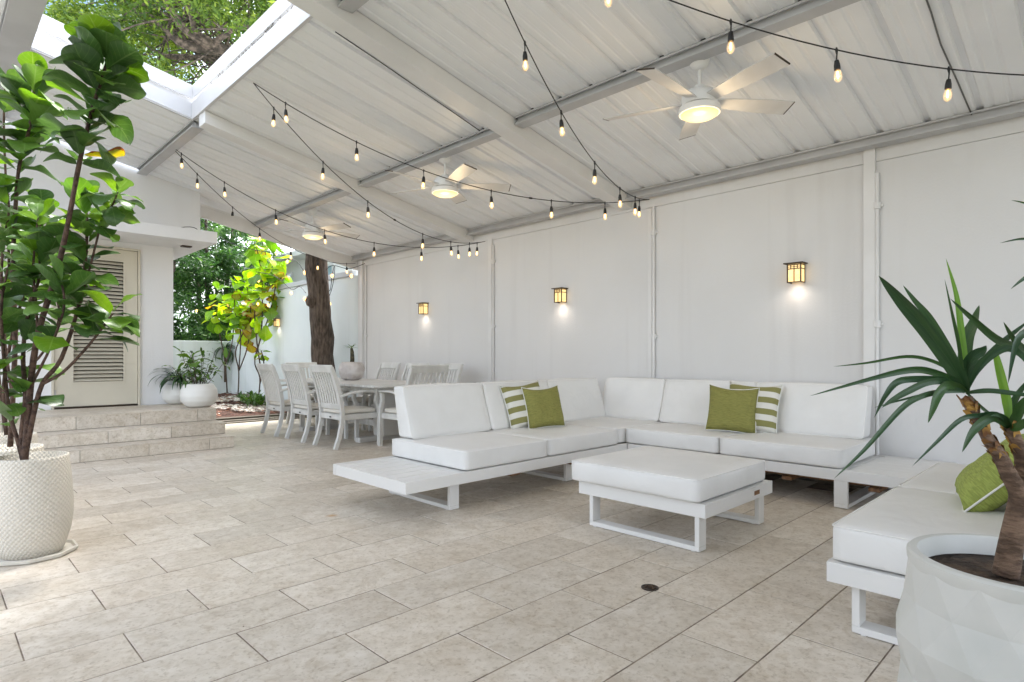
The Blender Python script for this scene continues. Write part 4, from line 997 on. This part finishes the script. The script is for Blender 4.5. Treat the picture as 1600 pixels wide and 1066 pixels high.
b = MB(); b.box((tx0+.12, ty0+.12, .645), (tx1-.12, ty0+.15, .71)); b.box((tx0+.12, ty1-.15, .645), (tx1-.12, ty1-.12, .71)); b.box((tx0+.12, ty0+.15, .645), (tx0+.15, ty1-.15, .71)); b.box((tx1-.15, ty0+.15, .645), (tx1-.12, ty1-.15, .71)); b.obj('apron', m_tabletop, tb)
for yy in (6.72, 8.3):
    b = MB(); b.box((4.20, yy-.12, .06), (4.42, yy+.12, .64)); b.box((3.90, yy-.06, 0), (4.72, yy+.06, .06)); b.box((3.95, yy-.05, .6), (4.67, yy+.05, .644)); b.obj('pedestal', m_tabletop, tb, bevel=.006)
MB().box((4.27, 6.84, .16), (4.35, 8.18, .24)).obj('stretcher', m_tabletop, tb, bevel=.004)
# stone planter on the table
sp_ = Vector((4.42, 7.78, .742)); stp = thing('stone_planter', 'rough pinkish white stone bowl planter standing on the dining table', 'planter', sp_)
m_stone = M('rough_pink_stone', (.62,.59,.57), .85, col2=(.50,.46,.44), vs=9, bump=1, bs=28, bdist=.012)
b = MB().lathe([(.09,0),(.14,.02),(.175,.09),(.185,.16),(.17,.225),(.14,.255),(.125,.25),(.12,.2),(.0,.2)], 28, (0,0,0))
b.v = [tuple(Vector(v) * (1 + .07*noise.noise(Vector(v)*9)) + sp_) for v in b.v]; b.obj('bowl', m_stone, stp, smooth='all')
cac = thing('potted_succulent', 'small thick-stemmed succulent with a tuft of leaves in the stone planter', 'plant', sp_ + Vector((0,0,.2)))
MB().tube([sp_+Vector((.0,.0,.19)), sp_+Vector((.005,-.01,.3)), sp_+Vector((.0,-.01,.41)), sp_+Vector((-.005,0,.46))], [.03,.032,.026,.016], 10).obj('stem', M('succulent_stem', (.10,.09,.05), .9, col2=(.05,.045,.03), vs=30, bump=1, bs=60), cac, smooth='all')
rc = random.Random(3)
me_strapS = fiddle_leaf('leaf', W=.16, droop=.5, fold=.4, wave=.0, mat=ml_small, nl=6, nw=2)
for k in range(11):
    a = k*2.4; e = rc.uniform(.1, 1.2); place_leaf(me_strapS, cac, sp_+Vector((-.005,0,.455)), Vector((math.cos(a)*math.cos(e), math.sin(a)*math.cos(e), math.sin(e))), rc.uniform(.08,.15))

# ------------------------------------------------------------------ ceiling fans
def fan(x, y, a0, label):
    z = rz(x); t = thing('ceiling_fan', label, 'ceiling fan', (x, y, z), 0, 'white ceiling fans with lit globes')
    MB().lathe([(.0,.0),(.068,-.004),(.07,-.03),(.062,-.062),(.035,-.085),(.014,-.09)], 24, (x, y, z+.006)).obj('ceiling_mount', m_fan, t, smooth=True)
    MB().lathe([(.012,-.085),(.012,-.225)], 12, (x, y, z)).obj('downrod', m_fan, t, smooth=True)
    zc = z - .30
    MB().lathe([(.02,.105),(.035,.10),(.038,.075),(.075,.068),(.104,.055),(.118,.03),(.122,-.0),(.122,-.040)], 32, (x, y, zc)).obj('motor_housing', m_fan, t, smooth=True)
    MB().lathe([(.117,-.041),(.117,-.047)], 32, (x, y, zc)).obj('seam_ring', m_bronze, t, smooth=True)
    MB().lathe([(.121,-.048),(.140,-.052),(.145,-.075),(.141,-.098),(.132,-.10)], 32, (x, y, zc)).obj('light_collar', m_fan, t, smooth=True)
    MB().lathe([(.131,-.0985),(.125,-.108),(.10,-.122),(.06,-.131),(.0,-.134)], 32, (x, y, zc)).obj('light_globe', m_bowl, t, smooth='all')
    bl = MB(); n = 8; vs = []
    for i in range(n+1):
        u = i/n; r_ = .09 + .60*u; w0 = .042 + .028*min(1, u*1.6)
        for s in (-1, 1):
            for zz in (.003, -.003): vs.append((r_, s*w0, zz - s*w0*.26 + .012*u*0))
    fs = []
    for i in range(n):
        a = i*4; fs += [(a, a+4, a+6, a+2), (a+1, a+3, a+7, a+5), (a, a+1, a+5, a+4), (a+2, a+6, a+7, a+3)]
    fs += [(0,2,3,1), (n*4, n*4+1, n*4+3, n*4+2)]; bl.add(vs, fs); me = bl.mesh('blade', m_fanblade)
    tipm = MB(); tipm.box((.686,-.069,-.0040), (.694,.069,.0040), M=Matrix.Rotation(-math.atan(.26), 4, 'X')); tme = tipm.mesh('blade_tip', m_bronze)
    for k in range(5):
        o = link('blade', me, t, Matrix.Translation((0, 0, zc-.012-z)) @ Matrix.Rotation(R(a0+72*k), 4, 'Z'))
        link('blade_tip', tme, o, Matrix.Identity(4))
    l = bpy.data.lights.new('fan_lamp', 'POINT'); l.energy = 1.3; l.color = (1,.74,.42); l.shadow_soft_size = .1
    lo = bpy.data.objects.new('fan_lamp', l); C.objects.link(lo); lo.parent = t; lo.matrix_basis = Matrix.Translation((0,0,zc-.30-z))
fan(3.93, 2.09, 36, 'white ceiling fan nearest the camera, over the ottoman')
fan(3.93, 4.99, 36, 'white ceiling fan in the middle bay, over the sofa back')
fan(3.98, 8.09, -4, 'farthest white ceiling fan, above the dining table')

# ------------------------------------------------------------------ wall sconces
def sconce(y, label, x=XW, z0=1.745, z1=1.918, e=.38):
    t = thing('wall_sconce', label, 'wall lamp', (x, y, z0), 0, 'amber glass wall sconces')
    w_, d_ = .062, .10; xf = x - d_; bz = m_bronze; b = MB(); bt = .0095
    MB().box((x-.012, y-.05, z0+.02), (x, y+.05, z1-.01)).obj('back_plate', bz, t)
    MB().box((xf-.025, y-w_-.022, z1-.006), (x, y+w_+.022, z1+.004)).obj('top_plate', bz, t)
    for yy in (y-w_, y+w_-bt):
        b.box((xf, yy, z0), (xf+bt, yy+bt, z1-.007)); b.box((x-bt-.001, yy, z0), (x-.001, yy+bt, z1-.007))
    for zz in (z0, z1-.054, z1-.018):
        b.box((xf, y-w_+bt, zz), (xf+bt, y+w_-bt, zz+bt*.8)); b.box((xf+bt, y-w_, zz), (x-bt, y-w_+bt, zz+bt*.8)); b.box((xf+bt, y+w_-bt, zz), (x-bt, y+w_, zz+bt*.8))
    b.box((xf+.0005, y-w_+bt, z1-.034), (xf+bt-.001, y+w_-bt, z1-.030))
    b.box((xf+.0005, y-.003, z0+bt), (xf+bt-.001, y+.003, z1-.054))
    for k in (-1, 0, 1): b.box((xf+.0005, y+k*.028-.003, z1-.047), (xf+bt-.001, y+k*.028+.003, z1-.018))
    b.obj('cage', bz, t)
    MB().box((xf+.009, y-w_+.009, z0+.008), (xf+.012, y+w_-.009, z1-.008)).obj('glass_pane', m_amber, t)
    for yy in (y-w_+.003, y+w_-.006): MB().box((xf+.0125, yy, z0+.008), (x-.013, yy+.003, z1-.008)).obj('glass_pane', m_amber, t)
    l = bpy.data.lights.new('sconce_lamp', 'SPOT'); l.energy = e; l.color = (1,.86,.72); l.spot_size = R(165); l.spot_blend = 1; l.shadow_soft_size = .05
    lo = bpy.data.objects.new('sconce_lamp', l); C.objects.link(lo); lo.parent = t; lo.matrix_basis = Matrix.Translation((-.088, 0, .0)) 
sconce(2.04, 'amber sconce on the wall bay behind the striped pillow, nearest')
sconce(4.83, 'amber sconce on the wall bay above the left end of the corner sofa')
sconce(7.66, 'small amber sconce on the wall behind the dining table')
sconce(13.1, 'tiny amber sconce on the garden wall behind the yellow-green figs', e=.45)

# ------------------------------------------------------------------ string lights
me_sock = MB().lathe([(.004,.0),(.011,-.004),(.016,-.03),(.017,-.055),(.0155,-.058)], 10).mesh('socket', m_black, smooth=True)
bq = MB().lathe([(.011,-.056),(.015,-.066),(.021,-.085),(.022,-.098),(.017,-.115),(.008,-.124),(.0,-.126)], 12); bq.f = bq.f[:-1]; bq.m = bq.m[:-1]
bq.lathe([(.0,-.060),(.0055,-.066),(.007,-.09),(.004,-.106),(.0,-.108)], 6, mi=1)
me_bulb = bq.mesh('bulb', [m_bulb, m_fil], smooth='all', fix=False)
me_fairy = MB().lathe([(.0,.012),(.012,.004),(.014,-.012),(.0,-.028)], 8).mesh('bulb', m_dimfil, smooth='all')
def cat(A, B, sag, t): A = Vector(A); B = Vector(B); p = A.lerp(B, t); p.z -= 4*sag*t*(1-t); return p
def string(A, B, sag, ts, label, unlit=(), kinks=(), drop=.055):
    o = thing('string_light', label, 'string lights', A, 0, 'string light spans under the roof')
    pts = [cat(A, B, sag, i/32) for i in range(33)]; b = MB().tube(pts, .0042, 6)
    for t in kinks: p = cat(A, B, sag, t); q = cat(A, B, sag, t+.012); b.tube([p, p.lerp(q,.3), p.lerp(q,.7), q], [.005,.010,.010,.005], 6)
    for t in ts:
        p = cat(A, B, sag, t); b.tube([p+Vector((0,0,.014)), p, p-Vector((.003,.003,drop*.5)), p-Vector((0,0,drop))], [.0035,.0085,.0042,.0042], 6)
    b.obj('cable', m_black, o, smooth='all')
    for k, t in enumerate(ts):
        p = cat(A, B, sag, t) - Vector((0,0,drop)) - Vector(A)
        tl = Matrix.Rotation(random.uniform(-.09,.09), 4, 'X') @ Matrix.Rotation(random.uniform(-.09,.09), 4, 'Y')
        s_ = link('socket', me_sock, o, Matrix.Translation(p) @ tl)
        if k not in unlit: link('bulb', me_bulb, s_, Matrix.Identity(4))
W0 = (5.5,-.6,2.8); W1 = (5.5,3.5,2.75); W2 = (5.5,6.1,2.66); W3 = (5.5,9.55,2.74)
A0 = (2.1,2.5,3.54); A1 = (2.12,5.46,3.54); A2 = (2.07,7.79,3.55)
string(A0, W0, .42, (.17,.32,.45,.59,.74,.88), 'string light span crossing the top right corner of the roof')
string(A0, W1, .42, (.05,.20,.36,.55,.73,.86), 'string light span falling from the top edge to the nearest wall hook')
string(W1, A1, .38, (.03,.13,.28,.44,.61,.77,.93), 'string light span from the nearest wall hook to the roof opening', kinks=(.33,))
string(A1, W2, .46, (.06,.22,.39,.64,.79,.9), 'string light span from the roof opening to the second wall hook', kinks=(.5,))
string(W2, A2, .48, (.03,.1,.23,.39,.55,.70,.85,.97), 'string light span from the second wall hook to the roof purlin')
string(A2, W3, .39, (.10,.25,.38,.55,.72,.93), 'string light span from the roof purlin to the post by the tree', unlit=(1,))
gstr = thing('string_light', 'string light looped round the tree trunk and along the garden wall', 'string lights', (5.15, 10.2, 2))
TR = [Vector((5.15,10.2,0))]
pts = [at(300,330,10.6), at(360,380,10.7), at(452,402,10.7), at(480,428,10.65), at(505,424,10.6), at(520,415,10.7), at(545,420,10.5), at(570,412,10.4)]
b = MB().tube(smooth_path(pts, 5), .006, 6)
l2 = [at(506,420,10.9), at(515,455,11.0), at(519,430,11.0), at(523,415,11.1), at(521,440,11.0), at(515,462,11.0), at(508,475,10.8)]; b.tube(smooth_path(l2, 5), .006, 6)
l3 = [at(400,425,12), at(430,432,12), at(455,452,12), at(468,448,11.5), at(478,458,10.9)]; b.tube(smooth_path(l3, 5), .006, 6)
b.obj('cable', m_black, gstr, smooth='all')
bp_ = [(307,485,15.5),(404,438,13),(432,395,12.5),(455,457,12),(476,425,10.63),(487,423,10.6),(504,421,10.6),(519,430,10.9),(476,466,10.6),(549,430,10.4),(515,474,10.8),(449,408,11.5),(403,474,13),(419,476,13)]
for x_, y_, d_ in bp_: link('bulb', me_fairy, gstr, Matrix.Translation(at(x_, y_, d_) - Vector(gstr.location)) @ Matrix.Scale(1.9, 4))

# ------------------------------------------------------------------ garden plants
def bowl_pot(p, r, label):
    t = thing('bowl_planter', label, 'planter', p, 0, 'white bowl planters on the top step')
    prof = [(r*.5,0),(r*.72,r*.1),(r*.93,r*.36),(r,r*.66),(r*.95,r*1.02),(r*.76,r*1.32),(r*.66,r*1.37),(r*.64,r*1.32),(r*.6,r*1.2),(0,r*1.18)]
    pr_ = []
    for i in range(len(prof)-1):
        a, c = prof[i], prof[i+1]
        for k in range(4):
            q = k/4; rr_ = a[0]+(c[0]-a[0])*q; pr_.append((rr_ * (1 + (.008 if (k % 2) and 1 <= i <= 5 else 0)), a[1]+(c[1]-a[1])*q))
    pr_.append(prof[-1]); MB().lathe(pr_, 36, p).obj('bowl', M('white_ceramic', (.72,.71,.68), .5, bump=.1, bs=60), t, smooth='all')
    return t
pb1 = gr(303, 637, .432) + FW*.12; pb1.z = .43; pb2 = gr(271, 632, .432) + FW*.12; pb2.z = .43
bowl_pot(pb1, .222, 'white ribbed bowl planter at the corner of the top step')
bowl_pot(pb2, .20, 'second white bowl planter half hidden behind the first')
gp = thing('potted_plant', 'bushy green plant with upright leafy shoots in the front bowl planter', 'plant', pb1, 0, 'plants in the white bowl planters')
rg = random.Random(21)
for k in range(17):
    a = rg.uniform(0, 6.28); r_ = rg.uniform(.03, .14); h_ = rg.uniform(.2, .5); base = pb1 + Vector((r_*.6*math.cos(a), r_*.6*math.sin(a), .26))
    leafy_stem(gp, [base, base + Vector((r_*math.cos(a), r_*math.sin(a), h_*.5)), base + Vector((r_*1.9*math.cos(a), r_*1.9*math.sin(a), h_))], .006, .004, .25, .045, rg.uniform(.13,.19), lambda r: [('s',4),('m',3),('b',.8)], rg, lset=LS, elev=(.0,.6), mat=m_gstem)
leafy_stem(gp, [pb1+Vector((-.02,.02,.26)), pb1+Vector((-.05,.0,.5)), pb1+Vector((-.1,.02,.68))], .008, .005, .6, .035, .22, lambda r: [('m',3),('b',3)], rg, mat=m_gstem)
sp2 = thing('potted_plant', 'dark curly strap-leaved plant in the rear bowl planter', 'plant', pb2, 0, 'plants in the white bowl planters')
me_curl = fiddle_leaf('leaf', W=.075, droop=1.6, fold=.3, wave=.01, mat=ml_strap, nl=12, nw=2)
for k in range(70):
    a = rg.uniform(0, 6.28); e = rg.uniform(.5, 1.4); place_leaf(me_curl, sp2, pb2 + Vector((rg.uniform(-.05,.05), rg.uniform(-.05,.05), .25+rg.uniform(0,.12))), Vector((math.cos(a)*math.cos(e), math.sin(a)*math.cos(e), math.sin(e))), rg.uniform(.3,.5))
# yellow-green figs in the bed
def garden_fig(label, stems, d):
    base = at(stems[0][0][0], stems[0][0][1], d); base.z = bed_z(base.y)
    t = thing('fig_tree', label, 'tree', base, 0, 'yellow-green figs in the planting bed')
    for pts, t0, sz, mix in stems_of(stems):
        P = [at(x, y, d + (q[0] if q else 0)) for x, y, *q in pts]
        if pts[0][1] > 585: P[0].z = min(P[0].z, bed_z(P[0].y) - .01)
        leafy_stem(t, P, .028, .016, t0, .075, sz, mix, rg, elev=(-.5,.5), mat=m_gstem)
    return t
def stems_of(s): return [q if isinstance(q[0], list) else None for q in s]
lm = lambda r: [('l', 5), ('b', 3), ('y', 1.2 if r < .4 else .2)]
ym = lambda r: [('l', 3), ('y', 3 if r < .6 else 1)]
def gfig(label, d, stems):
    p0 = stems[0][0]; base = at(p0[0][0], p0[0][1], d); base.z = bed_z(base.y)
    t = thing('fig_tree', label, 'tree', base, 0, 'yellow-green figs in the planting bed')
    for pts, t0, sz, mix in stems:
        P = [at(x, y, d + (q[0] if q else 0)) for x, y, *q in pts]
        leafy_stem(t, P, .026, .014, t0, .048, sz*1.18, mix, rg, elev=(-.95,.35), mat=m_gstem)
gfig('slender fig with lime leaves, leftmost in the planting bed', 14.6, [([(355,614),(352,570),(345,530),(338,500),(340,480),(342,450)], .55, .36, lm), ([(352,570),(362,540),(366,500),(370,470)], .5, .32, ym)])
gfig('multi-stemmed fig with yellowing lower leaves behind the dining chairs', 14.0, [([(372,616),(373,580),(368,550),(380,520,.2),(398,480,.3),(404,440,.3),(408,400,.2),(412,370)], .42, .40, lm), ([(373,580),(386,545),(392,500),(388,460),(384,440)], .3, .36, ym), ([(373,580),(376,520),(366,480),(372,440)], .4, .34, lm)])
gfig('tall fig with lime green crown beside the tree trunk', 13.2, [([(404,620),(406,590),(398,560),(418,500),(430,450),(428,410),(424,385)], .45, .38, lm), ([(398,560),(408,520),(410,450),(404,400,-.3),(396,375,-.4)], .4, .38, lm), ([(406,600),(412,570),(410,555),(408,548)], .55, .22, lm), ([(408,580),(400,520),(402,470),(446,430),(440,440)], .35, .32, ym)])
sk = thing('spiky_plant', 'small spiky green plant by the foot of the garden wall', 'plant', at(352,545,15.2))
for k in range(46):
    a = rg.uniform(0, 6.28); e = rg.uniform(-.4, 1.3); place_leaf(me_curl, sk, sk.location + Vector((0,0,.0)), Vector((math.cos(a)*math.cos(e), math.sin(a)*math.cos(e), math.sin(e))), rg.uniform(.4,.6))
MB().tube([sk.location - Vector((0,0,.85)), sk.location], .03, 8).obj('trunk', m_gstem, sk)
for i_, (px_, d_, lb) in enumerate(((402, 11.9, 'low dark green ground plant among the pebbles'), (392, 12.6, 'small leafy ground plant by the white pebbles'))):
    c = at(px_, 640, d_); c.z = bed_z(c.y); gp2 = thing('ground_plant', lb, 'plant', c)
    for k in range(60):
        a = rg.uniform(0, 6.28); e = rg.uniform(.2, 1.2); place_leaf(rg.choice(LS['s']), gp2, c + Vector((rg.uniform(-.2,.2), rg.uniform(-.2,.2), rg.uniform(0,.15))), Vector((math.cos(a)*math.cos(e), math.sin(a)*math.cos(e), math.sin(e))), rg.uniform(.12,.22))

# ------------------------------------------------------------------ trees
def leaf_cloud(clumps, n_each, size, rnd, aspect=.38, droop=.5):
    vs = []; fs = []; tone = []
    for (c, r, tn) in clumps:
        for k in range(n_each):
            while True:
                u = Vector((rnd.uniform(-1,1), rnd.uniform(-1,1), rnd.uniform(-1,1)))
                if u.length < 1: break
            p = c + Vector((u.x*r, u.y*r, u.z*r*.65)); l = size*rnd.uniform(.6, 1.3)
            d = Vector((rnd.gauss(0,1), rnd.gauss(0,1), rnd.gauss(-droop,.6))).normalized(); s = d.cross(Vector((rnd.gauss(0,1), rnd.gauss(0,1), rnd.gauss(0,1)))).normalized()*l*aspect/2; nrm = d.cross(s)*.3
            o = len(vs); vs += [p, p+d*l*.5+s+nrm, p+d*l, p+d*l*.5-s+nrm]; fs.append((o, o+1, o+2, o+3)); t = min(1, max(0, tn + rnd.gauss(0,.24))); tone += [t]*4
    return vs, fs, tone
def crown(parent, clumps, n_each, size, mat, rnd, **k):
    vs, fs, tone = leaf_cloud(clumps, n_each, size, rnd, **k)
    me = bpy.data.meshes.new('crown'); me.from_pydata(vs, [], fs); me.materials.append(mat)
    a = me.attributes.new('tone', 'FLOAT', 'POINT'); a.data.foreach_set('value', tone); me.update()
    o = link('crown', me, parent); o['kind'] = 'stuff'; return o
ro = random.Random(5)
oak = thing('oak_tree', 'big dark-barked tree behind the patio with branches spreading over the roof', 'tree', (5.15, 10.2, 0))
def op(x, y, d): return at(x, y, d)
tpath = smooth_path([(5.24,10.16,-.05),(5.21,10.16,.5),(5.17,10.12,1.1),(5.07,10.02,1.9),(5.0,10.0,2.6),(4.98,10.03,3.3),(4.85,10.05,4.0)], 5)
tb_ = MB().tube(tpath, [(.25 if i < 1 else .212) - .0012*i for i in range(len(tpath))], 18)
tb_.v = [tuple(Vector(v) + Vector((noise.noise(Vector(v)*2.2), noise.noise(Vector(v)*2.2+Vector((9,0,0))), 0))*.05) for v in tb_.v]; tb_.obj('trunk', m_bark, oak, smooth='all')
kn = at(473, 470, 10.45); MB().lathe([(0,.13),(.08,.10),(.125,.02),(.10,-.07),(.0,-.14)], 12, kn + FW*.12 + RT*.13).obj('burl', m_bark, oak, smooth='all')
limbs = [
 ([tpath[-1], op(430,160,10.3), op(375,98,9.9), op(335,72,9.5), op(290,45,9.2), op(262,5,9.0), op(240,-50,8.8)], .15, .04),
 ([op(345,78,9.6), op(300,72,9.4), op(275,62,9.3), op(235,25,9.3)], .10, .03),
 ([op(375,98,9.9), op(320,90,10.3), op(260,88,10.6), op(215,60,10.8)], .07, .02),
 ([op(305,52,9.2), op(298,20,9.0), op(292,-30,8.8)], .05, .02),
 ([op(330,70,9.5), op(370,45,9.2), op(420,40,9.0), op(470,10,8.8)], .05, .02),
 ([tpath[-1], Vector((5.6,11.2,5.6)), Vector((6.6,12.4,7.4)), Vector((7.4,13,9))], .16, .05),
 ([tpath[-1], Vector((4.4,11.4,5.8)), Vector((3.4,13.0,7.6)), Vector((2.2,14,9))], .15, .05),
 ([tpath[-1], Vector((4.9,9.0,5.6)), Vector((4.6,7.2,7.0)), Vector((4.0,5.0,8))], .14, .04)]
clumps = []
for pts, r0, r1 in limbs:
    pp = smooth_path(pts, 5); MB().tube(pp, [r0+(r1-r0)*i/(len(pp)-1) for i in range(len(pp))], 9).obj('limb', m_limb, oak, smooth='all')
for k in range(270):
    x_ = ro.uniform(95, 500); y_ = ro.uniform(-130, 185); d_ = ro.uniform(8.4, 13.5)
    # gaps where the pale sky shows, mostly towards the upper left
    if noise.noise(Vector((x_*.016, y_*.02, 1.5))) < (-.3 if x_ < 260 else -.5): continue
    p = at(x_, y_, d_)
    if p.z < 4.6: continue
    if d_ < 10.6 and any(abs(x_-lx) < 42 and abs(y_-ly) < 32 for lx, ly in ((430,160),(375,98),(335,72),(290,45),(355,88),(400,125))): continue
    clumps.append((p, ro.uniform(.28, .6), .45 + .35*noise.noise(p*.9) + (.15 if d_ > 11 else 0)))
tw = MB()
for (c, r, tn) in clumps[:110]:
    q = interp(smooth_path(limbs[0][0], 3), ro.uniform(.2, .95)); m1 = q.lerp(c, .5) + Vector((ro.uniform(-.3,.3), ro.uniform(-.3,.3), ro.uniform(-.1,.3)))
    if (c-q).length < 4.5: tw.tube(smooth_path([q, m1, c, c+Vector((ro.uniform(-.4,.4), ro.uniform(-.4,.4), -.1))], 3), [.014]*3+[.011]*3+[.008]*3+[.004], 5)
o = tw.obj('twigs', m_limb, oak, smooth='all', fix=False); o['kind'] = 'stuff'
for k in range(70):
    a = ro.uniform(0, 6.28); r_ = ro.uniform(0, 4.6); c = Vector((5.2+r_*math.cos(a), 11+r_*math.sin(a), 6.5 + ro.uniform(0, 3.2)))
    clumps.append((c, ro.uniform(.5,.9), .5+ro.uniform(-.2,.2)))
crown(oak, clumps, 320, .105, mc_oak, ro, aspect=.34, droop=.5)

def bush(label, cx, cy, z0, z1, rad, n, mat=mc_back, size=.16, lean=0, trunk=True, name='garden_tree', ne=170):
    t = thing(name, label, 'tree', (cx, cy, 0), 0, 'trees behind the low garden wall')
    cl = []
    for k in range(n):
        z = random.uniform(z0, z1); a = random.uniform(0, 6.28); rr_ = rad*(1 - .5*abs((z-z0)/(z1-z0)-.45))*math.sqrt(random.random()); p = Vector((cx+rr_*math.cos(a), cy+rr_*math.sin(a), z))
        cl.append((p, random.uniform(.25,.5), .45+.5*noise.noise(p*1.1)))
    if trunk:
        for j in range(3):
            a = j*2.1; pts = smooth_path([(cx+.1*math.cos(a), cy+.1*math.sin(a), -.05), (cx+.25*math.cos(a), cy+.25*math.sin(a), z0+.6), (cx+.5*math.cos(a), cy+.5*math.sin(a), (z0+z1)/2), (cx+.7*math.cos(a), cy+.7*math.sin(a), z1-.4)], 4)
            MB().tube(pts, [.11-.09*i/(len(pts)-1) for i in range(len(pts))], 8).obj('trunk', m_limb, t, smooth='all')
    crown(t, cl, ne, size, mat, random.Random(int(cx*10)), aspect=.3)
bush('dense dark green tree nearest the house corner beyond the low wall', 4.3, 17.6, .8, 7.4, 1.8, 110)
bush('feathery green tree in the middle beyond the low wall', 5.9, 18.3, 1.0, 6.4, 1.7, 80)
bush('lighter green tree on the right beyond the low wall', 7.4, 19.0, .8, 4.6, 1.4, 40)
bush('far dark tree filling the gap by the house wall', 3.9, 21.5, .5, 8.2, 2.3, 70, size=.2)
bush('far green tree behind the neighbouring wall', 8.2, 24.5, .5, 6.5, 2.6, 60, size=.22)
# a distant glass tower seen through the branches
tw_c = at(165, 40, 70); tt = thing('glass_tower', 'distant pale blue glass tower behind the branches', 'tower', (tw_c.x, tw_c.y, 0), R(45))
q = MB(); q.box((-7,-7,0), (7,7,62)); link('tower_body', q.mesh('tower_body', m_tower), tt, Matrix.Identity(4))
gp_ = MB().box((-1.5,-.05,-1.25), (1.5,.05,1.25)).mesh('window', M('tower_glass', (.22,.36,.5), .1, spec=.9))
for i in range(4):
    for j in range(9):
        for s in range(2):
            mt = Matrix.Translation((-5.1+i*3.4, -7.05, 32+j*3.2)) if s == 0 else Matrix.Rotation(R(-90), 4, 'Z') @ Matrix.Translation((-5.1+i*3.4, -7.05, 32+j*3.2))
            link('window', gp_, tt, mt)
